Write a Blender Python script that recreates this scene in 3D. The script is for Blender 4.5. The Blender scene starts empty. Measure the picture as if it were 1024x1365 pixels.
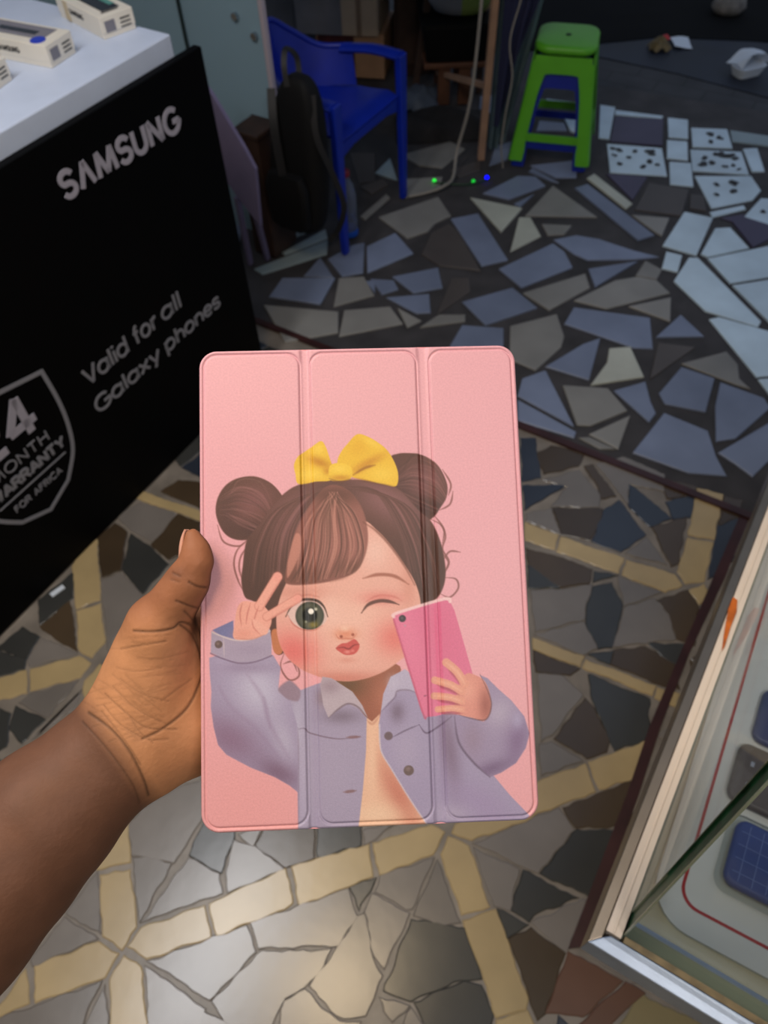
import bpy, bmesh, math, random
import numpy as np
from mathutils import Vector, Matrix
random.seed(7)
rng = np.random.default_rng(11)
SC = bpy.context.scene
COL = SC.collection

# ------------------------------------------------------------------ camera
IMG_W, IMG_H, FPX = 1024, 1365, 1025.0
CX, CY = 512.0, 682.5
EYE = np.array([0, 0, 1.58])
_p, _r = math.radians(53), math.radians(2.45)
_R = np.array([1, 0, 0.]); _U = np.array([0, math.sin(_p), math.cos(_p)])
FW = np.array([0, math.cos(_p), -math.sin(_p)])
RT = math.cos(_r)*_R - math.sin(_r)*_U
UP = math.cos(_r)*_U + math.sin(_r)*_R

def ray(px, py): return (px-CX)/FPX*RT + (CY-py)/FPX*UP + FW
def fl(px, py, z=0.0):
    """where the sight line of a photo pixel meets the horizontal plane at height z"""
    d = ray(px, py); return EYE + d*((z-EYE[2])/d[2])
def dp(px, py, depth): return EYE + ray(px, py)*depth
def proj(P):
    v = np.asarray(P) - EYE; z = v@FW
    return CX+FPX*(v@RT)/z, CY-FPX*(v@UP)/z

cam_d = bpy.data.cameras.new('camera'); cam = bpy.data.objects.new('camera', cam_d); COL.objects.link(cam)
M = Matrix(((RT[0], UP[0], -FW[0], EYE[0]), (RT[1], UP[1], -FW[1], EYE[1]), (RT[2], UP[2], -FW[2], EYE[2]), (0, 0, 0, 1)))
cam.matrix_world = M
cam_d.sensor_fit = 'VERTICAL'; cam_d.sensor_height = 36; cam_d.lens = FPX/IMG_H*36
cam_d.clip_start = 0.02; cam_d.clip_end = 100
cam_d.dof.use_dof = True; cam_d.dof.focus_distance = 0.37; cam_d.dof.aperture_fstop = 14
SC.camera = cam
SC.view_settings.view_transform = 'Standard'; SC.view_settings.look = 'None'
SC.view_settings.gamma = 1; SC.view_settings.use_curve_mapping = False; SC.view_settings.exposure = 0.0

# shop frame: e runs along the aisle out to the street, n across it to the right
E_ = np.array([.545, .8384, 0]); N_ = np.array([.8384, -.545, 0])
B0 = fl(354, 493)                       # street-side foot of the black counter
def W(a, n, z=0.0): return B0 + E_*a + N_*n + np.array([0, 0, z])
YAW = math.atan2(E_[1], E_[0])          # +x of an aisle-aligned object looks to the street

# ------------------------------------------------------------------ colours and materials
def lin(c):
    c = np.asarray(c, float)/255.0
    return np.where(c <= .04045, c/12.92, ((c+.055)/1.055)**2.4)

MATS = {}
def mat(name, rgb, rough=.5, metal=0., var=.0, scale=20., bump=0., bscale=200., island=0., spec=.5, alpha=1., trans=0., coat=0., emit=0., attr=None, aniso=None):
    if name in MATS: return MATS[name]
    m = bpy.data.materials.new(name); m.use_nodes = True
    nt = m.node_tree; nd = nt.nodes; lk = nt.links
    b = nd['Principled BSDF']
    c = tuple(lin(rgb))+(1,)
    b.inputs['Roughness'].default_value = rough; b.inputs['Metallic'].default_value = metal
    b.inputs['Specular IOR Level'].default_value = spec
    b.inputs['Alpha'].default_value = alpha; b.inputs['Transmission Weight'].default_value = trans
    b.inputs['Coat Weight'].default_value = coat
    if emit: b.inputs['Emission Color'].default_value = c; b.inputs['Emission Strength'].default_value = emit
    tc = nd.new('ShaderNodeTexCoord')
    no = nd.new('ShaderNodeTexNoise'); no.inputs['Scale'].default_value = scale; no.inputs['Detail'].default_value = 5
    lk.new(tc.outputs['Object'], no.inputs['Vector'])
    if attr:
        at = nd.new('ShaderNodeAttribute'); at.attribute_name = attr; src = at.outputs['Color']
    else:
        rg = nd.new('ShaderNodeRGB'); rg.outputs[0].default_value = c; src = rg.outputs[0]
    hs = nd.new('ShaderNodeHueSaturation'); lk.new(src, hs.inputs['Color'])
    mr = nd.new('ShaderNodeMapRange'); lk.new(no.outputs['Fac'], mr.inputs['Value'])
    mr.inputs['From Min'].default_value = .3; mr.inputs['From Max'].default_value = .7
    mr.inputs['To Min'].default_value = 1-var; mr.inputs['To Max'].default_value = 1+var
    val = mr.outputs['Result']
    if island:
        gi = nd.new('ShaderNodeNewGeometry')
        m2 = nd.new('ShaderNodeMapRange'); lk.new(gi.outputs['Random Per Island'], m2.inputs['Value'])
        m2.inputs['To Min'].default_value = 1-island; m2.inputs['To Max'].default_value = 1+island
        mu = nd.new('ShaderNodeMath'); mu.operation = 'MULTIPLY'; lk.new(val, mu.inputs[0]); lk.new(m2.outputs['Result'], mu.inputs[1]); val = mu.outputs[0]
    lk.new(val, hs.inputs['Value'])
    lk.new(hs.outputs['Color'], b.inputs['Base Color'])
    if bump:
        n2 = nd.new('ShaderNodeTexNoise'); n2.inputs['Scale'].default_value = bscale; n2.inputs['Detail'].default_value = 4
        if aniso:
            mp = nd.new('ShaderNodeMapping'); mp.inputs['Scale'].default_value = aniso
            lk.new(tc.outputs['Object'], mp.inputs['Vector']); lk.new(mp.outputs['Vector'], n2.inputs['Vector'])
        else: lk.new(tc.outputs['Object'], n2.inputs['Vector'])
        bp = nd.new('ShaderNodeBump'); bp.inputs['Strength'].default_value = bump; bp.inputs['Distance'].default_value = .001
        lk.new(n2.outputs['Fac'], bp.inputs['Height']); lk.new(bp.outputs['Normal'], b.inputs['Normal'])
    MATS[name] = m; return m

def glass_mat(name, tint=(235, 245, 245), refl=1.0, tr_rough=None, cloud=0.):
    """thin pane: what lies behind stays visible, the surface mirrors by Fresnel"""
    if name in MATS: return MATS[name]
    m = bpy.data.materials.new(name); m.use_nodes = True
    nt = m.node_tree; nd = nt.nodes; lk = nt.links
    nd.remove(nd['Principled BSDF'])
    tr = nd.new('ShaderNodeBsdfTransparent'); tr.inputs['Color'].default_value = tuple(lin(tint))+(1,)
    gl = nd.new('ShaderNodeBsdfGlossy'); gl.inputs['Roughness'].default_value = .03
    fr = nd.new('ShaderNodeFresnel'); fr.inputs['IOR'].default_value = 1.45
    mu = nd.new('ShaderNodeMath'); mu.operation = 'MULTIPLY'; mu.inputs[1].default_value = refl; lk.new(fr.outputs[0], mu.inputs[0])
    mx = nd.new('ShaderNodeMixShader'); lk.new(mu.outputs[0], mx.inputs[0]); lk.new(tr.outputs[0], mx.inputs[1]); lk.new(gl.outputs[0], mx.inputs[2])
    out = mx.outputs[0]
    if cloud:
        df = nd.new('ShaderNodeBsdfDiffuse'); df.inputs['Color'].default_value = tuple(lin(tint))+(1,)
        m3 = nd.new('ShaderNodeMixShader'); m3.inputs[0].default_value = cloud
        lk.new(out, m3.inputs[1]); lk.new(df.outputs[0], m3.inputs[2]); out = m3.outputs[0]
    lk.new(out, nd['Material Output'].inputs['Surface'])
    MATS[name] = m; return m

# ------------------------------------------------------------------ mesh helpers
class MB:
    """collects shapes, then becomes one mesh object"""
    def __init__(s): s.v = []; s.f = []; s.m = []
    def add(s, vs, fs, mi=0):
        o = len(s.v); s.v += [tuple(float(q) for q in v) for v in vs]
        for f in fs: s.f.append(tuple(i+o for i in f)); s.m.append(mi)
        return s
    def xf(s, mtx):
        s.v = [tuple(mtx @ Vector(v)) for v in s.v]; return s
    def build(s, name, mats, parent=None, smooth=None, loc=None, bevel=0., seg=2, sub=0, world=True):
        me = bpy.data.meshes.new(name); me.from_pydata(s.v, [], s.f)
        if not isinstance(mats, (list, tuple)): mats = [mats]
        for m in mats: me.materials.append(m)
        me.polygons.foreach_set('material_index', s.m)
        bm = bmesh.new(); bm.from_mesh(me)
        bmesh.ops.recalc_face_normals(bm, faces=bm.faces)
        if bevel:
            ed = [e for e in bm.edges if len(e.link_faces) == 2 and e.calc_face_angle(0) > .5]
            bmesh.ops.bevel(bm, geom=ed, offset=bevel, segments=seg, affect='EDGES', profile=.5, clamp_overlap=True)
        bm.to_mesh(me); bm.free()
        if smooth is not None:
            me.polygons.foreach_set('use_smooth', [True]*len(me.polygons))
            if smooth < 180: me.set_sharp_from_angle(angle=math.radians(smooth))
        ob = bpy.data.objects.new(name, me); COL.objects.link(ob)
        if loc is not None:
            me.transform(Matrix.Translation(-Vector(loc))); ob.location = loc
        if parent is not None:
            ob.parent = parent
            ob.matrix_parent_inverse = Matrix.Identity(4)
            if world:   # vertices are in world space: take the thing's own frame out
                me.transform(PW[parent.name].inverted())
                PW[ob.name] = PW[parent.name]
        else:
            PW[ob.name] = Matrix.Translation(ob.location)
        if sub:
            md = ob.modifiers.new('sub', 'SUBSURF'); md.levels = sub; md.render_levels = sub
        return ob
PW = {}     # world matrix of every thing, so parts may be written in world coordinates

def tag(o, label, cat, group=None):
    o['label'] = label; o['category'] = cat
    if group: o['group'] = group
    return o
def thing(name, label, cat, loc=(0, 0, 0), yaw=0., group=None):
    o = bpy.data.objects.new(name, None); COL.objects.link(o)
    o.empty_display_size = .05
    o.location = tuple(loc); o.rotation_euler = (0, 0, yaw)
    PW[o.name] = Matrix.Translation(Vector(tuple(float(q) for q in loc))) @ Matrix.Rotation(yaw, 4, 'Z')
    return tag(o, label, cat, group)
def structure(o): o['kind'] = 'structure'; return o

def box(mb, c, s, rot=None, mi=0):
    x, y, z = [q/2 for q in s]
    vs = [(-x, -y, -z), (x, -y, -z), (x, y, -z), (-x, y, -z), (-x, -y, z), (x, -y, z), (x, y, z), (-x, y, z)]
    if rot is not None: vs = [tuple(rot @ Vector(v)) for v in vs]
    vs = [tuple(np.array(v)+np.asarray(c, float)) for v in vs]
    return mb.add(vs, [(0, 3, 2, 1), (4, 5, 6, 7), (0, 1, 5, 4), (1, 2, 6, 5), (2, 3, 7, 6), (3, 0, 4, 7)], mi)
def hexa(mb, bot, top, mi=0):
    """prism between two rings of points"""
    n = len(bot)
    fs = [tuple(reversed(range(n))), tuple(range(n, 2*n))]+[(i, (i+1) % n, n+(i+1) % n, n+i) for i in range(n)]
    return mb.add(list(bot)+list(top), fs, mi)
def prism(mb, poly, off, mi=0):
    off = np.asarray(off, float)
    return hexa(mb, [np.asarray(p, float) for p in poly], [np.asarray(p, float)+off for p in poly], mi)
def bar(mb, a, b, w, h, up=(0, 0, 1), mi=0, w2=None, h2=None):
    a = np.asarray(a, float); b = np.asarray(b, float)
    d = b-a; d /= np.linalg.norm(d); u = np.asarray(up, float)
    s = np.cross(d, u); s /= np.linalg.norm(s); u = np.cross(s, d)
    w2 = w if w2 is None else w2; h2 = h if h2 is None else h2
    A = [a+s*sx*w/2+u*sy*h/2 for sx, sy in ((-1, -1), (1, -1), (1, 1), (-1, 1))]
    Bq = [b+s*sx*w2/2+u*sy*h2/2 for sx, sy in ((-1, -1), (1, -1), (1, 1), (-1, 1))]
    return hexa(mb, A, Bq, mi)
def catmull(pts, n=8, closed=False):
    P = np.asarray(pts, float); k = len(P); out = []
    rngk = range(k if closed else k-1)
    for i in rngk:
        if closed: p0, p1, p2, p3 = P[(i-1) % k], P[i], P[(i+1) % k], P[(i+2) % k]
        else: p0, p1, p2, p3 = P[max(i-1, 0)], P[i], P[i+1], P[min(i+2, k-1)]
        for t in np.linspace(0, 1, n, endpoint=False):
            out.append(.5*((2*p1)+(-p0+p2)*t+(2*p0-5*p1+4*p2-p3)*t*t+(-p0+3*p1-3*p2+p3)*t**3))
    if not closed: out.append(P[-1])
    return np.array(out)
def tube(mb, pts, r, n=8, smooth=6, mi=0):
    P = catmull(pts, smooth) if smooth else np.asarray(pts, float)
    k = len(P); rr = np.interp(np.linspace(0, 1, k), np.linspace(0, 1, len(r)), r) if np.ndim(r) else [r]*k
    rings = []; pu = None
    for i in range(k):
        d = P[min(i+1, k-1)]-P[max(i-1, 0)]; d /= (np.linalg.norm(d)+1e-12)
        if pu is None: pu = np.cross(d, [0.3, .2, 1]); 
        u = pu-d*(pu@d); u /= (np.linalg.norm(u)+1e-12); pu = u; v = np.cross(d, u)
        rings.append([P[i]+rr[i]*(math.cos(t)*u+math.sin(t)*v) for t in np.linspace(0, 2*math.pi, n, endpoint=False)])
    vs = [q for r_ in rings for q in r_]
    fs = [(i*n+j, i*n+(j+1) % n, (i+1)*n+(j+1) % n, (i+1)*n+j) for i in range(k-1) for j in range(n)]
    fs += [tuple(range(n)), tuple(range((k-1)*n, k*n))]
    return mb.add(vs, fs, mi)
def lathe(mb, prof, c, n=24, mi=0, sx=1., sy=1.):
    """prof: (radius, z) from bottom to top"""
    vs = []; k = len(prof)
    for r, z in prof:
        for t in np.linspace(0, 2*math.pi, n, endpoint=False): vs.append((c[0]+sx*r*math.cos(t), c[1]+sy*r*math.sin(t), c[2]+z))
    fs = [(i*n+j, i*n+(j+1) % n, (i+1)*n+(j+1) % n, (i+1)*n+j) for i in range(k-1) for j in range(n)]
    fs += [tuple(range(n)), tuple(range((k-1)*n, k*n))]
    return mb.add(vs, fs, mi)
def sheet(mb, grid, th=0.0015, mi=0):
    """a grid of points given thickness"""
    G = np.asarray(grid, float); a, b = G.shape[:2]
    du = np.gradient(G, axis=0); dv = np.gradient(G, axis=1); nn = np.cross(du, dv); nn /= (np.linalg.norm(nn, axis=2, keepdims=True)+1e-12)
    V = np.concatenate([(G+nn*th/2).reshape(-1, 3), (G-nn*th/2).reshape(-1, 3)]); o = a*b; fs = []
    for i in range(a-1):
        for j in range(b-1):
            q = (i*b+j, i*b+j+1, (i+1)*b+j+1, (i+1)*b+j); fs.append(q); fs.append(tuple(x+o for x in reversed(q)))
    ring = [j for j in range(b)]+[i*b+b-1 for i in range(1, a)]+[(a-1)*b+j for j in range(b-2, -1, -1)]+[i*b for i in range(a-2, 0, -1)]
    for k in range(len(ring)):
        p, q = ring[k], ring[(k+1) % len(ring)]; fs.append((p, p+o, q+o, q))
    return mb.add([tuple(v) for v in V], fs, mi)
def rrect(w, h, r, n=6):
    """rounded rectangle outline, centred, counter-clockwise"""
    out = []
    for cx, cy, a0 in ((w/2-r, h/2-r, 0), (-w/2+r, h/2-r, 90), (-w/2+r, -h/2+r, 180), (w/2-r, -h/2+r, 270)):
        for t in np.linspace(a0, a0+90, n): out.append((cx+r*math.cos(math.radians(t)), cy+r*math.sin(math.radians(t))))
    return out
# ------------------------------------------------------------------ light
world = bpy.data.worlds.new('street_daylight'); SC.world = world; world.use_nodes = True
wn = world.node_tree.nodes; wl = world.node_tree.links
bg = wn['Background']
tcw = wn.new('ShaderNodeTexCoord'); sep = wn.new('ShaderNodeSeparateXYZ'); wl.new(tcw.outputs['Generated'], sep.inputs[0])
crw = wn.new('ShaderNodeValToRGB'); wl.new(sep.outputs['Z'], crw.inputs[0])
crw.color_ramp.elements[0].color = (.30, .34, .40, 1); crw.color_ramp.elements[1].color = (.52, .66, .92, 1)
wl.new(crw.outputs[0], bg.inputs[0]); bg.inputs[1].default_value = SKY = .50
def area(name, loc, target, size, power, rgb):
    ld = bpy.data.lights.new(name, 'AREA'); ld.shape = 'RECTANGLE'; ld.size, ld.size_y = size; ld.energy = power; ld.color = rgb
    o = bpy.data.objects.new(name, ld); COL.objects.link(o); o.location = loc
    o.rotation_euler = (Vector(target)-Vector(loc)).to_track_quat('-Z', 'Y').to_euler(); return o
area('ceiling_tube_light', (-.85, .55, 2.40), (-.35, .3, 0), (1.0, .30), 17, (.96, .97, 1.0))
area('ceiling_warm_light', (-.30, .38, 2.40), (-.15, .25, 0), (.30, .30), 9, (1.0, .76, .46))

area('added_fill_light', (.40, -.50, 2.40), (.15, .2, .7), (.5, .3), 8.5, (1.0, .96, .93))  # added fill lamp behind the camera, brightens the tablet case and showcase
# ------------------------------------------------------------------ floor mosaics
def inside(p, poly):
    x, y = p; r = False; n = len(poly)
    for i in range(n):
        x1, y1 = poly[i]; x2, y2 = poly[(i+1) % n]
        if (y1 > y) != (y2 > y) and x < (x2-x1)*(y-y1)/(y2-y1)+x1: r = not r
    return r
def near_poly(p, poly, d):
    if inside(p, poly): return True
    P = np.array(p)
    for i in range(len(poly)):
        a = np.array(poly[i]); b = np.array(poly[(i+1) % len(poly)]); t = np.clip((P-a)@(b-a)/max((b-a)@(b-a), 1e-12), 0, 1)
        if np.linalg.norm(P-a-t*(b-a)) < d: return True
    return False
def tile(mb, poly, h, ch, mi, wob=0., grow=0.):
    """one laid tile: chamfered slab from a floor outline"""
    P = [np.array(p[:2], float) for p in poly]
    ar = sum(P[i][0]*P[(i+1) % len(P)][1]-P[(i+1) % len(P)][0]*P[i][1] for i in range(len(P)))
    if ar < 0: P = P[::-1]
    if grow:
        G = []
        for i in range(len(P)):
            d1 = P[i]-P[i-1]; d2 = P[(i+1) % len(P)]-P[i]; d1 = d1/(np.linalg.norm(d1)+1e-9); d2 = d2/(np.linalg.norm(d2)+1e-9)
            nn = np.array([d1[1]+d2[1], -d1[0]-d2[0]]); l = np.linalg.norm(nn); G.append(P[i]+nn/max(l, 1e-6)*grow*min(1.5, 2/max(l, .8)))
        P = G
    if wob:
        s1, s2, k1, k2 = random.uniform(0, 6), random.uniform(0, 6), random.uniform(60, 110), random.uniform(150, 260)
        Q = []
        for i in range(len(P)):
            a, b = P[i], P[(i+1) % len(P)]; L = np.linalg.norm(b-a); k = max(1, int(L/.012)); nn = np.array([-(b-a)[1], (b-a)[0]])/max(L, 1e-9)
            for j in range(k):
                t = j/k; Q.append(a+(b-a)*t+(nn*wob*(.9*math.sin(s1+k1*(a+(b-a)*t)[0]+.8*k1*(a+(b-a)*t)[1])+.5*math.sin(s2+k2*(a+(b-a)*t)[0]-k2*(a+(b-a)*t)[1])) if j else 0))
        P = Q
    n = len(P); ins = []
    for i in range(n):
        a, b, c = P[i-1], P[i], P[(i+1) % n]
        d1 = (b-a)/max(np.linalg.norm(b-a), 1e-9); d2 = (c-b)/max(np.linalg.norm(c-b), 1e-9)
        nn = np.array([-d1[1]-d2[1], d1[0]+d2[0]]); l = np.linalg.norm(nn); nn = nn/max(l, 1e-6)
        ins.append(b+nn*ch*min(1.6, 1/max(.5, l/2)))
    mb.add([(p[0], p[1], 0) for p in P]+[(p[0], p[1], h-ch*.7) for p in P]+[(p[0], p[1], h) for p in ins],
           [tuple(range(2*n, 3*n))]+[(i, (i+1) % n, n+(i+1) % n, n+i) for i in range(n)]+[(n+i, n+(i+1) % n, 2*n+(i+1) % n, 2*n+i) for i in range(n)], mi)

FAR = {  # outlines of the broken tiles on the dark forecourt, by colour
'B': [[(601,293),(637,286),(677,348),(642,356)],[(644,259),(690,236),(714,237),(727,249),(678,267)],[(685,273),(712,260),(693,277)],
 [(766,252),(783,247),(872,315),(850,322)],[(738,321),(768,315),(798,320),(843,335),(878,344),(843,347),(783,348),(765,340)],[(784,360),(850,350),(793,384)],
 [(765,411),(866,425),(870,466),(845,465),(752,433)],[(907,421),(938,450),(874,451)],[(727,490),(777,460),(800,452),(785,508)],[(616,404),(683,385),(716,412),(647,435)],
 [(665,360),(737,326),(752,337),(763,358),(695,385)],[(600,462),(616,435),(671,439),(671,475),(640,480),(600,475)],[(727,495),(765,570),(690,529),(696,506)],
 [(690,534),(768,577),(765,585),(690,562)],[(818,522),(860,510),(867,537),(874,552),(865,564)],[(908,491),(952,506),(940,551),(886,540),(878,526)],
 [(960,511),(1018,532),(1026,545),(980,586),(954,590),(953,542)],[(885,552),(943,576),(954,610),(968,636),(918,632),(843,605)],[(957,605),(1030,562),(1040,600),(1003,637),(980,620)],
 [(377,372),(447,372),(427,407),(359,397)],[(494,373),(525,375),(531,387),(509,394)],[(523,370),(584,358),(590,385),(551,392)],[(515,398),(572,393),(574,418),(555,419)],
 [(405,370),(427,345),(445,372)],[(437,347),(470,328),(486,325),(484,365),(456,370)],[(489,330),(527,312),(551,339),(490,365)],[(707,222),(770,215),(768,238),(740,238)],
 [(710,225),(705,230),(735,243),(745,245)],[(719,162),(752,165),(756,176),(715,176)],[(660,196),(682,190),(676,214),(652,222)],[(640,130),(662,128),(655,170),(636,176)],[(500,375),(487,376),(500,392)]],
'G': [[(505,291),(584,264),(601,289),(580,299),(570,310),(543,319)],[(737,249),(796,291),(700,289)],[(860,349),(882,361),(875,374),(847,369)],[(765,402),(820,375),(850,370),(875,375),(893,392),(808,413)],
 [(838,410),(894,398),(893,430)],[(680,436),(742,420),(752,450),(748,464),(714,495),(679,480)],[(697,392),(780,366),(786,385),(732,415)],[(750,515),(810,519),(836,549),(787,569),(769,568)],
 [(785,580),(840,555),(824,600)],[(908,486),(968,470),(983,487),(985,506),(1000,520),(983,515)],[(352,408),(451,417),(451,445),(380,458)],[(459,415),(520,410),(537,433),(452,450)],[(530,412),(562,429),(543,438)],
 [(560,438),(585,421),(620,421),(620,430)],[(452,372),(485,370),(499,395),(445,410)],[(480,290),(515,260),(520,265),(487,294)],[(537,240),(590,237),(585,255),(540,265)],[(535,208),(600,190),(620,200),(590,225),(560,222)],
 [(842,288),(892,292),(882,316),(872,310)],[(771,585),(785,584),(820,600),(800,600)],[(722,300),(762,302),(752,314),(730,315)]],
'C': [[(627,265),(696,279),(668,311)],[(692,291),(707,291),(721,316),(680,337)],[(782,239),(792,233),(843,273),(834,280)],[(812,466),(840,464),(858,504),(787,515),(809,485)]],
'D': [[(598,300),(575,312),(562,340),(585,355),(640,362),(628,340),(612,310)],[(877,458),(927,464),(866,507)],[(602,372),(625,372),(627,390),(582,422)],[(865,245),(918,254),(908,289),(846,281)],[(920,260),(938,262),(941,283),(919,279)],
 [(480,250),(510,240),(517,248),(495,260)],[(467,205),(500,205),(500,243),(480,246)],[(600,228),(640,215),(640,228),(612,238)],[(560,168),(600,160),(618,178),(570,186)]],
'P': [[(808,233),(863,237),(843,268)],[(820,156),(884,160),(883,195),(813,190)],[(960,292),(990,287),(1040,305),(1030,318),(1003,331),(976,297)]],
'W': [[(809,193),(882,199),(889,236),(813,231)],[(890,158),(917,161),(917,186),(891,184)],[(889,188),(916,190),(917,215),(889,212)],[(892,217),(921,219),(924,250),(893,247)],
 [(921,172),(969,174),(976,199),(923,197)],[(920,201),(988,204),(998,234),(923,229)],[(926,236),(1001,236),(1014,255),(1003,268),(948,279)],[(946,284),(991,275),(994,280),(949,291)],
 [(990,200),(1009,199),(1019,230),(1002,230)],[(1014,266),(1060,268),(1050,310),(991,291)],[(912,284),(950,292),(928,342),(883,329)],[(953,306),(973,305),(998,332),(943,344),(934,340)],
 [(888,337),(909,342),(903,364),(882,359)],[(943,346),(1040,326),(1040,368),(973,379)],[(976,382),(1040,372),(1040,446)],[(918,345),(930,345),(1014,430),(1010,437),(940,416),(898,376)],
 [(945,427),(958,424),(1050,450),(1050,500),(1008,504)],[(1010,507),(1050,503),(1050,560)],[(750,155),(773,158),(771,180),(760,176)],[(728,133),(777,139),(775,148),(728,141)],[(800,141),(820,144),(812,187),(798,185)],[(820,148),(884,156),(882,159),(820,154)]],
'S': [[(339,360),(437,322),(436,340),(350,367)],[(376,338),(434,307),(437,319),(380,341)],[(391,310),(415,295),(425,305),(393,318)],[(386,283),(420,270),(432,300),(415,290)],[(500,232),(520,212),(530,242)],[(973,175),(1040,185),(1040,198),(976,190)]],
}
DOTS = [((817,200),4),((819,209),4),((826,221),5),((826,202),4),((838,211),4),((846,204),4),((866,204),6),((870,208),5),((858,225),4),((866,218),5),((875,222),4),
 ((946,182),5),((960,186),5),((948,191),4),((953,207),5),((963,209),7),((972,211),7),((980,213),5),((938,213),5),((936,221),5),((950,220),5),((966,225),4),((978,222),4),((984,228),3),
 ((954,248),4),((974,246),5),((980,247),4),((956,261),4),((977,257),5),((1017,284),4)]
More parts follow.
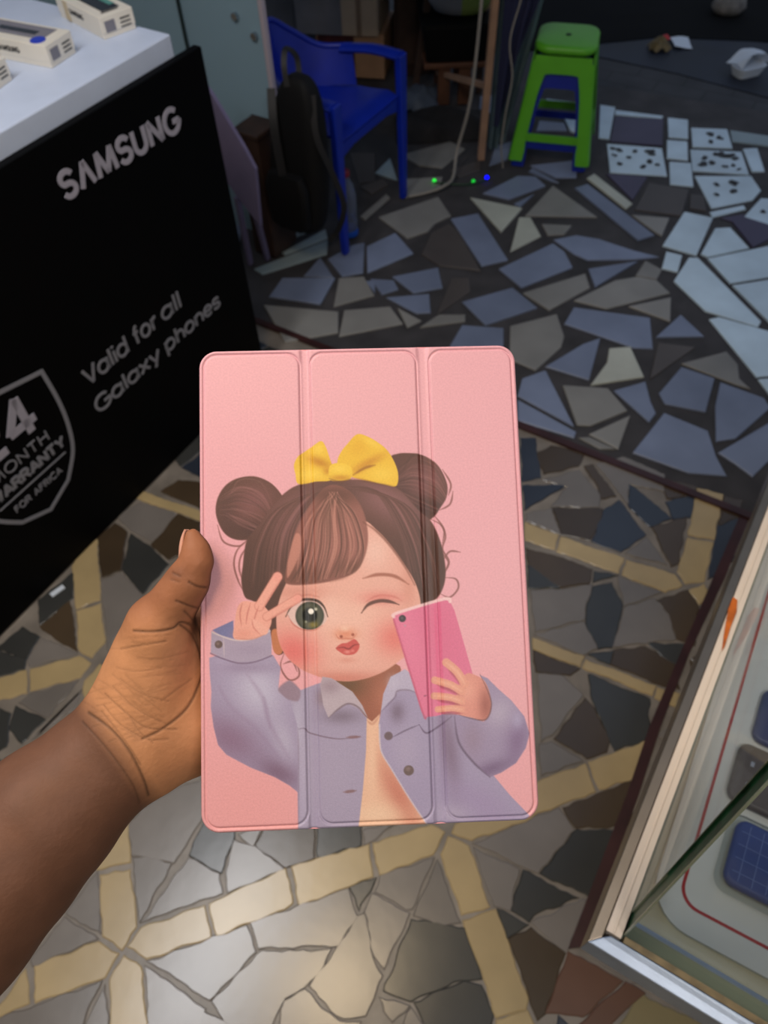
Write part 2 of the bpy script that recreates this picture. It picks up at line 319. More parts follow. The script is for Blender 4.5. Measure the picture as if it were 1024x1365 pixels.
NEAR = {
'K': [[(130,1158),(130,1090),(171,1090),(173,1149)],[(135,1168),(173,1161),(180,1214),(181,1236),(163,1265),(138,1247)],[(172,1262),(189,1238),(272,1209),(280,1249),(196,1277)],
 [(281,1206),(312,1190),(380,1160),(389,1204),(380,1211),(290,1246)],[(390,1156),(400,1152),(491,1127),(496,1168),(400,1207)],[(499,1125),(575,1101),(591,1110),(577,1138),(507,1165)],
 [(604,1110),(608,1100),(724,1040),(780,1020),(792,1055),(725,1080),(690,1097),(629,1119)],[(786,1017),(864,988),(845,1037),(800,1051)],[(589,1139),(598,1117),(624,1129),(651,1208),(616,1218)],
 [(619,1228),(660,1214),(703,1331),(700,1345),(662,1355)],[(663,1361),(703,1349),(715,1375),(668,1385)],[(47,1288),(132,1257),(157,1272),(140,1302),(49,1335)],[(-20,1360),(0,1342),(34,1294),(38,1337),(0,1355)],
 [(148,1306),(166,1276),(187,1290),(198,1380),(149,1380)],[(701,697),(744,714),(739,732),(701,720)],[(749,717),(831,745),(824,763),(743,735)],[(836,748),(899,767),(908,780),(887,789),(831,766)],
 [(930,652),(963,660),(951,719),(919,713)],[(918,718),(950,724),(938,775),(914,778),(904,763)],[(919,788),(938,780),(945,791),(932,805)],[(711,852),(778,876),(773,888),(712,865)],[(782,881),(873,915),(869,926),(778,890)],
 [(877,918),(905,926),(900,941),(874,930)],[(189,656),(267,683),(267,694),(183,664)],[(118,722),(129,720),(133,800),(103,811),(97,756)],[(103,816),(134,806),(139,857),(123,876),(107,867)],[(42,893),(105,876),(120,885),(107,903),(42,920)],
 [(0,905),(34,895),(35,924),(-10,935),(-10,908)],[(112,917),(114,908),(133,887),(150,900),(150,960),(118,960)]],
'N': [[(714,607),(735,595),(780,605),(770,622),(725,632)],[(738,678),(802,679),(800,700),(785,720),(748,713)],[(780,622),(790,620),(820,662),(802,665),(795,645)],[(870,704),(915,690),(903,752),(895,755)],[(882,638),(928,650),(922,660),(890,665)],
 [(966,662),(990,668),(985,690),(958,700)],[(702,732),(737,741),(788,760),(785,778),(746,783),(705,752)],[(875,802),(917,788),(930,808),(925,860),(903,852),(893,822)],[(818,868),(860,863),(900,888),(905,918),(876,911),(815,886)],
 [(712,868),(772,892),(760,900),(715,895)],[(780,932),(792,945),(812,985),(808,1002),(782,1011),(740,985)],[(752,1078),(845,1040),(842,1100),(768,1103),(755,1085)],[(679,1254),(708,1238),(752,1271),(726,1350),(717,1358)],
 [(216,655),(238,641),(267,644),(267,678)],[(238,686),(267,697),(267,710),(240,740),(227,746),(203,726)],[(131,718),(153,699),(169,710),(161,761),(137,769)],[(55,835),(93,802),(103,868),(85,858)]],
'A': [[(695,585),(713,585),(720,637),(697,642)],[(698,648),(755,647),(700,680)],[(825,668),(860,713),(827,736),(790,723),(805,681)],[(839,646),(895,692),(866,702),(838,674)],[(888,670),(927,660),(920,690),(898,692)],[(957,702),(984,692),(965,760),(944,772)]],
'M': [[(725,640),(772,628),(785,645),(799,660),(798,676),(735,676),(757,650)],[(702,686),(735,678),(746,712),(702,695)],[(862,718),(888,753),(835,738)],[(795,620),(830,610),(885,633),(885,655),(838,645),(837,672)],
 [(708,788),(750,787),(789,780),(780,808),(778,826),(714,842)],[(824,769),(882,790),(832,808)],[(833,811),(872,799),(892,825),(900,852),(818,862),(828,830)],[(713,847),(778,830),(795,865),(778,873)],
 [(717,900),(750,902),(776,927),(735,980),(722,988)],[(720,993),(735,990),(775,1015),(722,1033)],[(632,1125),(744,1078),(764,1107),(718,1163)],[(632,1131),(691,1160),(679,1213),(659,1207)],[(710,1230),(776,1200),(786,1203),(755,1268)],
 [(156,690),(186,671),(232,685),(227,704),(202,720),(175,707)],[(136,775),(161,765),(189,795),(150,850),(143,865)],[(56,852),(103,872),(40,888),(38,880)],[(41,926),(104,908),(63,956),(27,937)],[(111,918),(70,962),(45,985),(98,945)],
 [(87,1224),(130,1252),(45,1287),(43,1280)],[(90,1217),(130,1164),(135,1245)],[(0,1359),(135,1309),(100,1385),(-10,1385)],[(105,1385),(140,1315),(145,1385)],[(178,1145),(193,1143),(228,1152),(187,1228)],
 [(190,1229),(252,1145),(292,1165),(296,1190),(275,1197)],[(302,1163),(313,1121),(340,1129),(378,1159),(305,1189)],[(320,1113),(352,1100),(338,1128)],[(198,1282),(328,1235),(340,1269),(280,1332)],
 [(335,1231),(464,1186),(470,1210),(476,1222),(452,1260),(420,1260),(345,1264)],[(284,1335),(350,1268),(395,1269),(441,1266),(430,1290),(405,1316),(380,1330),(363,1365),(320,1385)],[(194,1289),(273,1346),(262,1385),(199,1385)],[(272,1350),(305,1362),(300,1385),(265,1385)],
 [(380,1335),(406,1320),(428,1345),(452,1362),(480,1363),(478,1385),(370,1385)],[(449,1265),(477,1222),(485,1219),(496,1276),(509,1301),(487,1353),(471,1356),(449,1353),(414,1315)],[(487,1216),(496,1193),(545,1218),(512,1290),(498,1271)],
 [(501,1189),(507,1168),(578,1144),(549,1211),(542,1212)],[(583,1148),(613,1229),(591,1233),(553,1220)],[(507,1331),(545,1341),(523,1361),(513,1348)],[(548,1345),(575,1385),(528,1380)],[(173,1100),(190,1080),(240,1050),(270,1040),(270,1090),(232,1150),(195,1142),(177,1140)],
 [(484,1109),(540,1090),(487,1126)],[(785,1262),(870,1310),(840,1310),(790,1275)]],
'T': [[(704,755),(715,755),(745,784),(706,784)],[(791,783),(815,778),(829,806),(823,838),(815,863),(798,865),(783,838),(783,806)],[(793,763),(824,767),(791,776)],[(785,873),(818,868),(812,885)],[(865,858),(915,860),(907,886),(890,880)],
 [(785,900),(865,932),(863,985),(820,1000),(810,980),(788,925)],[(770,1107),(820,1109),(787,1195),(722,1165)],[(698,1162),(770,1197),(711,1219),(705,1228),(682,1213)],[(664,1213),(703,1233),(676,1250)],[(467,1183),(501,1171),(479,1213)],
 [(549,1227),(619,1238),(641,1304),(613,1306),(570,1323),(548,1334),(513,1320)],[(553,1337),(619,1309),(641,1315),(657,1353),(655,1385),(575,1385)],[(254,1140),(275,1090),(290,1090),(312,1108),(312,1117),(295,1163)],[(424,1100),(482,1098),(480,1127),(425,1143)],
 [(175,712),(200,729),(224,753),(191,791),(164,759)],[(52,800),(96,765),(97,798),(55,832)],[(0,868),(34,880),(32,892),(0,900)],[(0,862),(30,837),(52,850),(36,878),(0,866)],[(22,942),(60,960),(30,990),(14,972)],[(0,945),(14,952),(8,995),(0,1000)]],
'R': [[(758,1271),(828,1308),(776,1354),(728,1350)],[(834,1311),(858,1324),(805,1370),(767,1370)],[(342,1127),(356,1100),(418,1100),(418,1144),(380,1156)]],
'O': [[(858,1328),(1000,1400),(800,1400)]],
}
NEAR['N'].append(NEAR['R'].pop())

def an_of(P): d = np.asarray(P)-B0; return d@E_, d@N_
EDGE_A = .165                                   # where the shop floor ends and the forecourt begins (aisle coordinate)
def filler(traced, cell, region, gap, classes, weights):
    """irregular broken pieces where the photo shows none (under the hand, the case, and outside the frame)"""
    out = []
    nx = int((region[1]-region[0])/cell); ny = int((region[3]-region[2])/cell)
    jit = rng.uniform(-.32, .32, (nx+1, ny+1, 2))*cell
    bb = [(min(p[0] for p in q)-gap, max(p[0] for p in q)+gap, min(p[1] for p in q)-gap, max(p[1] for p in q)+gap, q) for q in traced]
    for i in range(nx):
        for j in range(ny):
            q = [np.array([region[0]+(i+di)*cell, region[2]+(j+dj)*cell])+jit[i+di, j+dj] for di, dj in ((0, 0), (1, 0), (1, 1), (0, 1))]
            q = [W(a, n)[:2] for a, n in q]; c = sum(q)/4
            q = [p+(c-p)/np.linalg.norm(c-p)*gap*1.2 for p in q]
            smp = q+[c]+[(q[k]+q[(k+1) % 4])/2 for k in range(4)]+[(p+c)/2 for p in q]
            hit = False
            for x0, x1, y0, y1, poly in bb:
                if any(x0 < s[0] < x1 and y0 < s[1] < y1 and near_poly(s, poly, gap*.8) for s in smp): hit = True; break
                if any(inside(v, [tuple(p) for p in q]) for v in poly): hit = True; break
            if not hit:
                pr = proj((c[0], c[1], 0)); out.append((random.choices(classes, weights)[0], q))
    return out

GROUT_FAR = mat('dark_bitumen_grout', (58, 55, 56), .75, var=.35, scale=9, bump=.5, bscale=90)
GROUT_NEAR = mat('grey_brown_cement_grout', (130, 121, 111), .36, var=.3, scale=12, bump=.5, bscale=60)
def tmat(n, c, rough, var=.12, isl=.14, bump=.25): return mat(n, c, rough, var=var, scale=7, bump=bump, bscale=26, island=isl, spec=.75 if rough < .3 else .5)
FARM = {'B': tmat('blue_grey_broken_tile', (118, 128, 152), .42), 'G': tmat('beige_grey_broken_tile', (132, 130, 126), .45), 'C': tmat('cream_white_broken_tile', (182, 184, 172), .42),
        'D': tmat('dark_brown_broken_tile', (76, 70, 68), .5), 'P': tmat('dark_violet_tile', (72, 66, 90), .5), 'W': tmat('white_glazed_tile', (196, 216, 230), .4, isl=.06), 'S': tmat('grey_green_stone_strip', (140, 156, 162), .5)}
NEARM = {'K': tmat('cream_yellow_slate', (180, 157, 114), .27, isl=.08), 'N': tmat('brown_slate', (72, 58, 42), .27, isl=.16), 'A': tmat('blue_black_slate', (50, 56, 68), .28, isl=.12),
         'M': tmat('mauve_grey_slate', (122, 115, 109), .26, isl=.12), 'T': tmat('charcoal_slate', (58, 58, 56), .27, isl=.14), 'R': tmat('brick_red_tile', (100, 70, 56), .28), 'O': tmat('olive_cream_tile', (130, 117, 84), .28)}

def ground(name, corners, z0, mats, idx, traced, extra, h, ch, wob, grow):
    mb = MB(); hexa(mb, [np.array(c)+[0, 0, z0-.06] for c in corners], [np.array(c)+[0, 0, z0] for c in corners], 0)
    for k, polys in traced.items():
        for p in polys: tile(mb, p, h*random.uniform(.85, 1.1), ch, idx[k], wob, grow)
    for k, p in extra: tile(mb, p, h*random.uniform(.85, 1.1), ch, idx[k], wob, grow)
    me = bpy.data.meshes.new(name); me.from_pydata(mb.v, [], mb.f)
    for m in mats: me.materials.append(m)
    me.polygons.foreach_set('material_index', mb.m)
    ob = bpy.data.objects.new(name, me); COL.objects.link(ob); PW[name] = Matrix.Identity(4)
    return structure(ob)

traced = {k: [[tuple(fl(*q)[:2]) for q in p] for p in v] for k, v in NEAR.items()}
flat = [p for v in traced.values() for p in v]
ext = filler(flat, .105, (-2.3, EDGE_A-.05, -.7, 2.4), .006, ['M', 'T', 'N', 'A', 'K'], [5, 2, 2, 1, 2])
keys = list(NEARM)
ground('floor', [W(-2.6, -1.5), W(-2.6, 2.6), W(EDGE_A, 2.6), W(EDGE_A, -1.5)], 0.0, [GROUT_NEAR]+[NEARM[k] for k in keys], {k: i+1 for i, k in enumerate(keys)}, traced, ext, .0030, .0022, .0020, .0027)
traced = {k: [[tuple(fl(*q)[:2]) for q in p] for p in v] for k, v in FAR.items()}
flat = [p for v in traced.values() for p in v]
# only where nothing of the forecourt is traced: left of and beyond the frame, behind the counter
ext = [(k, p) for k, p in filler(flat, .17, (EDGE_A+.08, 1.9, -1.5, 3.2), .012, ['B', 'G', 'D'], [4, 3, 2]) if not (330 < proj((*(sum(p)/4), 0))[0] < 1024 and proj((*(sum(p)/4), 0))[1] < 560)]
keys = list(FARM)
FLOOR2 = ground('floor', [W(EDGE_A, -1.5), W(EDGE_A, 3.4), W(2.62, 3.4), W(1.95, -1.5)], 0.0, [GROUT_FAR]+[FARM[k] for k in keys]+[mat('black_paint_spot', (46, 46, 48), .6)], {k: i+1 for i, k in enumerate(keys)}, traced, ext, .006, .0022, .0, 0.)
# the black decor spots baked into the white tiles belong to the same floor
me = FLOOR2.data; bm = bmesh.new(); bm.from_mesh(me)
for (px, py), r in DOTS:
    for k in range(3):
        c = fl(px+random.uniform(-r, r)*.55, py+random.uniform(-r, r)*.35); rr = r*.0017*random.uniform(.7, 1.15)*1.35
        vs = [bm.verts.new((c[0]+rr*math.cos(t)*random.uniform(.75, 1.2), c[1]+rr*math.sin(t)*random.uniform(.75, 1.2), .0072+k*.0002)) for t in np.linspace(0, 2*math.pi, 10, endpoint=False)]
        f = bm.faces.new(vs); f.material_index = len(keys)+1
bm.to_mesh(me); bm.free()

# dark red strip between the two floors, and the red border beside the showcase
RED = mat('dark_red_edging', (60, 32, 31), .4, var=.3, scale=14)
mb = MB(); bar(mb, W(EDGE_A, -.6, .004), W(EDGE_A, 2.5, .004), .020, .012); structure(mb.build('trim_1', RED))
mb = MB(); L = [fl(*q) for q in ((985,690),(955,760),(905,875),(865,970),(835,1060),(795,1165),(757,1265))]; Rr = [fl(*q) for q in ((999,690),(966,770),(919,870),(879,972),(849,1065),(813,1165),(778,1262))]
prism(mb, L+Rr[::-1], (0, 0, .0045)); structure(mb.build('trim_2', RED))

# street: grey block paving, a darker blue-toned gutter lane and the black far edge
PAV = mat('grey_concrete_pavers', (74, 76, 82), .8, var=.22, scale=6, bump=.4, bscale=80)
def pavers():
    m = PAV; nt = m.node_tree; nd = nt.nodes; lk = nt.links
    br = nd.new('ShaderNodeTexBrick'); tc = nd.new('ShaderNodeTexCoord'); mp = nd.new('ShaderNodeMapping'); mp.inputs['Rotation'].default_value[2] = .55
    lk.new(tc.outputs['Object'], mp.inputs['Vector']); lk.new(mp.outputs['Vector'], br.inputs['Vector'])
    br.inputs['Scale'].default_value = 2.4; br.inputs['Mortar Size'].default_value = .012
    br.inputs['Color1'].default_value = (.045, .046, .052, 1); br.inputs['Color2'].default_value = (.040, .041, .046, 1); br.inputs['Mortar'].default_value = (.030, .031, .034, 1)
    hs = [n for n in nd if n.bl_idname == 'ShaderNodeHueSaturation'][0]; lk.new(br.outputs['Color'], hs.inputs['Color'])
pavers()
a0, a1 = fl(715, 78), fl(1060, 152)
mb = MB(); q = [W(2.62, 3.4), W(1.95, -1.5), W(9, -4.5), W(9, 5.5)]
hexa(mb, [p+[0, 0, -.07] for p in q], [p+[0, 0, -.004] for p in q]); ob = structure(mb.build('pavement', PAV))
ASPH = mat('blue_dark_asphalt', (24, 30, 44), .6, var=.3, scale=5, bump=.4, bscale=60)
mb = MB(); q = [fl(*p) for p in ((745,64),(905,98),(1100,150),(1100,64),(1000,55),(880,50))]; prism(mb, [p+[0, 0, -.004] for p in q], (0, 0, .004)); structure(mb.build('gutter', ASPH))
BLK = mat('black_tar_road', (14, 14, 15), .9, var=.3, scale=5, spec=.15)
mb = MB(); q = [fl(*p) for p in ((660,70),(745,64),(880,50),(1000,55),(1500,80),(1600,-300),(500,-300))]; prism(mb, [p+[0, 0, -.003] for p in q], (0, 0, .006)); structure(mb.build('road', BLK))

# unseen sheet roof over the stall, added to darken it
mb = MB(); q = [W(.55, -2.2), W(.55, .35), W(2.9, .35), W(2.9, -2.2)]; hexa(mb, [p+[0, 0, 2.15] for p in q], [p+[0, 0, 2.17] for p in q]); structure(mb.build('ceiling', mat('dark_stall_roof', (70, 70, 74), .8)))
# the shop's own shell behind and above the photographer
WALLM = mat('cream_shop_plaster', (196, 188, 172), .8, var=.05)
mb = MB(); q = [W(-2.6, -1.5), W(-2.6, 2.6), W(-.2, 2.6), W(-.2, -1.5)]; hexa(mb, [p+[0, 0, 2.8] for p in q], [p+[0, 0, 2.9] for p in q]); structure(mb.build('ceiling', WALLM))
mb = MB(); hexa(mb, [W(-2.6, -1.5), W(-2.6, 2.6), W(-2.68, 2.6), W(-2.68, -1.5)], [W(-2.6, -1.5, 2.8), W(-2.6, 2.6, 2.8), W(-2.68, 2.6, 2.8), W(-2.68, -1.5, 2.8)]); structure(mb.build('wall_back', WALLM))
mb = MB(); hexa(mb, [W(-2.6, -1.5), W(.35, -1.5), W(.35, -1.58), W(-2.6, -1.58)], [W(-2.6, -1.5, 2.8), W(.35, -1.5, 2.8), W(.35, -1.58, 2.8), W(-2.6, -1.58, 2.8)]); structure(mb.build('wall_left', WALLM))
mb = MB(); hexa(mb, [W(-2.6, 2.6), W(.35, 2.6), W(.35, 2.68), W(-2.6, 2.68)], [W(-2.6, 2.6, 2.8), W(.35, 2.6, 2.8), W(.35, 2.68, 2.8), W(-2.6, 2.68, 2.8)]); structure(mb.build('wall_right', WALLM))
# ------------------------------------------------------------------ the pink tablet case with its printed cover
TW, TH = .158, .158*1.4598
def cv(v): return v[0]*RT - v[1]*UP + v[2]*FW
TU = cv(np.array([.99904711, -.0284535, .03309491])); TU /= np.linalg.norm(TU)
TV = cv(np.array([.03836779, .99256176, -.11553817])); TV -= TU*(TV@TU); TV /= np.linalg.norm(TV)   # down the case
TN = -np.cross(TU, TV)                                                                               # towards the reader
T0 = EYE + cv(np.array([-.58284317, -.50615328, 2.41868117]))*TW
TM = Matrix(((TU[0], -TV[0], TN[0], 0), (TU[1], -TV[1], TN[1], 0), (TU[2], -TV[2], TN[2], 0), (0, 0, 0, 1)))
def tp(u, v, z=0.): return T0+TU*u*TW+TV*v*TH+TN*z

NU, NV = 470, 690
us = np.linspace(0, 1, NU); vs_ = np.linspace(0, 1, NV)
UU, VV = np.meshgrid(us, vs_)                      # rows run down
xm = UU*TW; ym = VV*TH
CR = .0088
def rr_sd(x, y, x0, x1, y0, y1, r):
    cx, cy = (x0+x1)/2, (y0+y1)/2; qx = np.abs(x-cx)-(x1-x0)/2+r; qy = np.abs(y-cy)-(y1-y0)/2+r
    return np.minimum(np.maximum(qx, qy), 0)+np.hypot(np.maximum(qx, 0), np.maximum(qy, 0))-r
# pull the outermost columns in along the rounded corners
yy = np.minimum(ym, TH-ym); ins = np.where(yy < CR, CR-np.sqrt(np.maximum(CR**2-(CR-yy)**2, 0)), 0)
xm = np.clip(xm, ins, TW-ins)
sd = rr_sd(xm, ym, 0, TW, 0, TH, CR)
zz = -np.where(sd > -.0014, .0014-np.sqrt(np.maximum(.0014**2-(sd+.0014)**2, 0)), 0)
def groove(d, w): return np.exp(-(d/w)**2)
panels = [(.0022, .3145*TW), (.347*TW, .6835*TW), (.7235*TW, TW-.0022)]
for x0, x1 in panels:
    zz -= .0008*groove(rr_sd(xm, ym, x0, x1, .0022, TH-.0022, .0065), .0005)
for c0, c1 in ((.3145, .347), (.6835, .7235)):
    c = (c0+c1)/2*TW; zz -= .0011*np.exp(-(((xm-c)/((c1-c0)*TW*.42))**4))
zz += .00045*np.exp(-((xm-.735*TW)/.0012)**2)*0
P3 = T0+xm[..., None]*TU+ym[..., None]*TV+zz[..., None]*TN

# photo pixel of every print point: the drawing below is written in those units
rel = T0+xm[..., None]*TU+ym[..., None]*TV-EYE
dz = rel@FW; X = (CX+FPX*(rel@RT)/dz).ravel(); Y = (CY-FPX*(rel@UP)/dz).ravel()
IMG = np.zeros((len(X), 3))
def sdpoly(pts, idx):
    x, y = X[idx], Y[idx]; d2 = np.full(len(x), 1e9); ins_ = np.zeros(len(x), bool); n = len(pts)
    for i in range(n):
        ax, ay = pts[i]; bx, by = pts[(i+1) % n]; ex, ey = bx-ax, by-ay; L = ex*ex+ey*ey+1e-9
        t = np.clip(((x-ax)*ex+(y-ay)*ey)/L, 0, 1); d2 = np.minimum(d2, (x-ax-t*ex)**2+(y-ay-t*ey)**2)
        if ay != by: ins_ ^= ((ay > y) != (by > y)) & (x < ex*(y-ay)/(ey)+ax)
    return np.where(ins_, -1, 1)*np.sqrt(d2)
def bbox(pts, m):
    p = np.asarray(pts); return np.where((X > p[:, 0].min()-m) & (X < p[:, 0].max()+m) & (Y > p[:, 1].min()-m) & (Y < p[:, 1].max()+m))[0]
def put(idx, a, col, clip):
    if clip is not None: a = a*clip[idx]
    c = np.asarray(col, float); IMG[idx] = IMG[idx]*(1-a[:, None])+c*a[:, None]
def cover(pts, fe=1., sp=True, n=6):
    if sp: pts = catmull(pts, n, True)
    i = bbox(pts, fe+2); m = np.zeros(len(X)); m[i] = np.clip(.5-sdpoly(pts, i)/(2*fe), 0, 1); return m
def fill(pts, col, fe=1., sp=True, a=1., clip=None, n=6):
    if sp: pts = catmull(pts, n, True)
    i = bbox(pts, fe+2); al = np.clip(.5-sdpoly(pts, i)/(2*fe), 0, 1); al = al*al*(3-2*al); put(i, al*a, col, clip)
def stroke(pts, w, col, fe=.8, a=1., clip=None, n=6, taper=True):
    P = catmull(pts, n) if len(pts) > 2 else np.array([np.array(pts[0])+(np.array(pts[1])-np.array(pts[0]))*t for t in np.linspace(0, 1, 7)])
    i = bbox(P, w+fe+2); x, y = X[i], Y[i]; best = np.full(len(x), 1e9); k = len(P)
    for j in range(k-1):
        ax, ay = P[j]; ex, ey = P[j+1]-P[j]; L = ex*ex+ey*ey+1e-9; t = np.clip(((x-ax)*ex+(y-ay)*ey)/L, 0, 1)
        s = (j+t)/(k-1); ww = w/2*(np.clip(np.sin(np.pi*np.clip(s, .03, .97))*1.25, .25, 1) if taper else 1.)
        best = np.minimum(best, np.hypot(x-ax-t*ex, y-ay-t*ey)-ww)
    put(i, np.clip(.5-best/(2*fe), 0, 1)*a, col, clip)
def glow(cx, cy, rx, ry, col, a=1., clip=None, ang=0., p=1.):
    c, s = math.cos(math.radians(ang)), math.sin(math.radians(ang)); dx, dy = X-cx, Y-cy
    q = ((dx*c+dy*s)/rx)**2+((-dx*s+dy*c)/ry)**2; i = np.where(q < 6)[0]; put(i, np.exp(-q[i]**p)*a, col, clip)
def dot(cx, cy, r, col, fe=.8, a=1., clip=None, ry=None):
    ry = ry or r; i = np.where((abs(X-cx) < r+4) & (abs(Y-cy) < ry+4))[0]
    d = (np.hypot((X[i]-cx)/r, (Y[i]-cy)/ry)-1)*min(r, ry); put(i, np.clip(.5-d/(2*fe), 0, 1)*a, col, clip)

def paint():
    rnd = np.random.default_rng(5)
    # ground
    t = np.clip((Y-460)/650, 0, 1)[:, None]; IMG[:] = np.array([236, 174, 187])*(1-t)+np.array([236, 168, 173])*t
    glow(650, 760, 150, 320, (236, 175, 188), .6); glow(330, 1080, 120, 90, (236, 163, 163), .6); glow(470, 540, 170, 90, (236, 178, 188), .5)
    HD, HB, HM, HL = (70, 44, 34), (92, 56, 46), (122, 76, 70), (156, 106, 104)
    # loose curls behind
    for P in ([(330,719),(316,734),(312,753),(318,775),(326,790)], [(336,722),(322,740),(319,758),(325,778)], [(290,700),(298,722),(318,728),(330,720)],
              [(573,691),(588,700),(594,715),(590,732),(599,749),(592,766)], [(580,688),(592,706),(590,724)], [(592,745),(600,735),(614,736)], [(590,626),(601,645),(598,660)], [(586,680),(600,672),(604,655)], [(594,770),(608,772),(611,784),(600,796),(588,792)],
              [(380,869),(374,888),(385,906),(398,902),(397,889),(384,876)], [(378,885),(390,882),(396,895)], [(591,765),(598,750),(590,738)]):
        stroke(P, 2.2, (128, 78, 74), .9, .85)
    # hair buns
    bl = [(288,685),(290,665),(300,648),(316,638),(338,635),(358,642),(372,655),(379,670),(374,690),(362,706),(345,715),(325,720),(308,717),(296,706)]
    br = [(520,612),(530,605),(545,604),(562,606),(577,614),(588,627),(596,646),(595,663),(586,678),(577,690),(560,697),(538,684),(525,645)]
    for poly, cx, cy in ((bl, 330, 678), (br, 562, 648)):
        m = cover(poly, 1.2); fill(poly, HB, 1.2)
        glow(cx+6, cy-8, 34, 26, (132, 82, 84), .8, m, -30); glow(cx-26, cy+6, 16, 30, (84, 52, 48), .7, m); glow(cx+10, cy+30, 34, 14, (74, 44, 40), .8, m)
        for k in range(26):
            o = rnd.uniform(-34, 34); l = rnd.uniform(.6, 1.2); c = [HL, HM, HD, (140, 92, 92)][rnd.integers(4)]
            stroke([(cx-34*l, cy+o*.5-6), (cx-10, cy+o-12*l), (cx+18, cy+o*1.1), (cx+36, cy+o*.6+24)], rnd.uniform(1, 2.4), c, .9, .32, m)
    # hair mass
    hair = [(330,719),(345,700),(362,676),(380,657),(400,646),(437,640),(483,640),(515,645),(535,655),(558,680),(575,695),(586,719),(592,743),(594,766),(590,785),(580,800),(560,812),(480,822),(400,850),(376,872),(366,866),(357,832),(341,804),(327,796),(322,775),(324,753),(326,735)]
    m = cover(hair, 1.2); fill(hair, HB, 1.2)
    glow(400, 690, 60, 40, (136, 90, 92), .9, m, -35); glow(520, 670, 70, 26, (142, 96, 98), .9, m, 28); glow(345, 770, 30, 60, HD, .7, m); glow(572, 760, 26, 60, HD, .8, m); glow(450, 655, 30, 16, HD, .5, m)
    for k in range(70):
        u = rnd.uniform(0, 1); c = [HL, HM, HD, HD, (108, 68, 62)][rnd.integers(5)]
        stroke([(446+rnd.uniform(-6, 6), 648), (446-(446-372)*u-8, 655+26*u**1.2), (405-70*u, 700+30*u), (398-72*u, 790-rnd.uniform(0, 30))], rnd.uniform(1, 2.6), c, .9, .30, m)
        stroke([(456+rnd.uniform(-6, 6), 648), (500+42*u, 655+18*u), (535+40*u, 715+10*u), (550+40*u, 790-rnd.uniform(0, 30))], rnd.uniform(1, 2.6), c, .9, .30, m)
    # ear, neck, shirt
    fill([(362,842),(372,840),(378,860),(374,872),(365,868)], (196, 120, 80), 1.)
    fill([(436,890),(528,885),(526,915),(512,940),(503,962),(489,962),(470,940)], (156, 92, 68), 1.); glow(462, 912, 26, 20, (104, 72, 40), .9, cover([(436,890),(528,885),(526,915),(512,940),(503,962),(489,962),(470,940)])); glow(512, 930, 14, 24, (186, 116, 92), .7, cover([(436,890),(528,885),(526,915),(512,940),(503,962),(489,962),(470,940)]))
    sh = [(487,955),(496,962),(506,952),(510,990),(523,1024),(548,1066),(574,1102),(474,1112),(482,1052),(487,1002)]
    m = cover(sh, 1, False); fill(sh, (236, 188, 160), 1., False)
    glow(532, 1060, 16, 60, (202, 124, 104), .9, m, -28); glow(496, 1010, 8, 50, (242, 200, 172), .8, m); stroke([(489,960),(497,965),(506,954)], 3, (212, 158, 132), .9); glow(500, 1085, 34, 14, (244, 208, 178), .7, m)
    # jacket
    JB, JL, JD, JS = (166, 154, 182), (190, 184, 208), (128, 106, 132), (108, 88, 108)
    lb = [(371,918),(386,907),(401,920),(425,911),(445,904),(489,957),(488,1000),(484,1050),(477,1112),(398,1114),(397,1056),(390,1040),(385,980)]
    m = cover(lb, 1, False); fill(lb, JB, 1., False)
    glow(440, 1040, 50, 70, (172, 160, 186), .8, m); glow(405, 1040, 8, 90, (186, 176, 204), .6, m); glow(396, 970, 8, 46, (190, 184, 206), .7, m); glow(455, 955, 26, 10, (120, 104, 122), .7, m); glow(430, 930, 10, 14, (138, 114, 122), .7, m)
    rb = [(505,966),(508,948),(512,930),(535,900),(560,920),(600,950),(640,960),(655,1030),(680,1060),(706,1087),(700,1096),(620,1100),(573,1104),(547,1065),(521,1024),(508,1001)]
    m = cover(rb, 1, False); fill(rb, (164, 152, 184), 1., False)
    glow(600, 1000, 12, 60, JD, .8, m, -8); glow(640, 1070, 50, 22, (160, 142, 180), .8, m, 30); glow(530, 950, 10, 14, JS, .7, m); glow(540, 1000, 22, 34, (176, 164, 192), .7, m); glow(600, 1085, 24, 12, (184, 172, 198), .6, m)
    stroke([(506,966),(508,1000),(522,1025),(547,1066),(573,1104)], 2, (206, 196, 214), .8, .8, taper=False)
    # left sleeve
    ls = [(279,877),(280,901),(282,922),(281,942),(285,969),(291,993),(302,1006),(334,1023),(367,1036),(386,1047),(397,1056),(397,1019),(396,965),(388,938),(371,918),(374,890),(364,873),(320,880),(295,872)]
    m = cover(ls, 1, False); fill(ls, (162, 148, 178), 1., False)
    glow(344, 920, 34, 40, (196, 190, 214), .9, m, -30); glow(306, 985, 46, 26, (140, 110, 138), .9, m, 30); glow(372, 1030, 30, 16, (126, 98, 124), .9, m, 25); glow(300, 885, 18, 14, (176, 164, 194), .7, m); glow(378, 985, 14, 30, (186, 178, 202), .8, m, -20); glow(330, 890, 40, 8, (140, 120, 150), .5, m)
    for P in ([(292,915),(310,945),(340,970),(372,1010)], [(330,900),(350,930),(360,970)], [(352,930),(360,965),(385,1010)]): stroke(P, 4, (150, 128, 158), 3, .45, m)
    fill([(371,918),(386,907),(400,920),(398,934),(386,933),(377,927)], (146, 120, 136), 1.8, a=.8)
    # cuff
    fill([(283,840),(311,827),(312,852),(298,850)], (122, 122, 168), .9, False)
    cf = [(282,841),(296,847),(311,851),(335,851),(352,845),(360,838),(362,855),(362,873),(341,881),(319,883),(297,877),(281,870)]
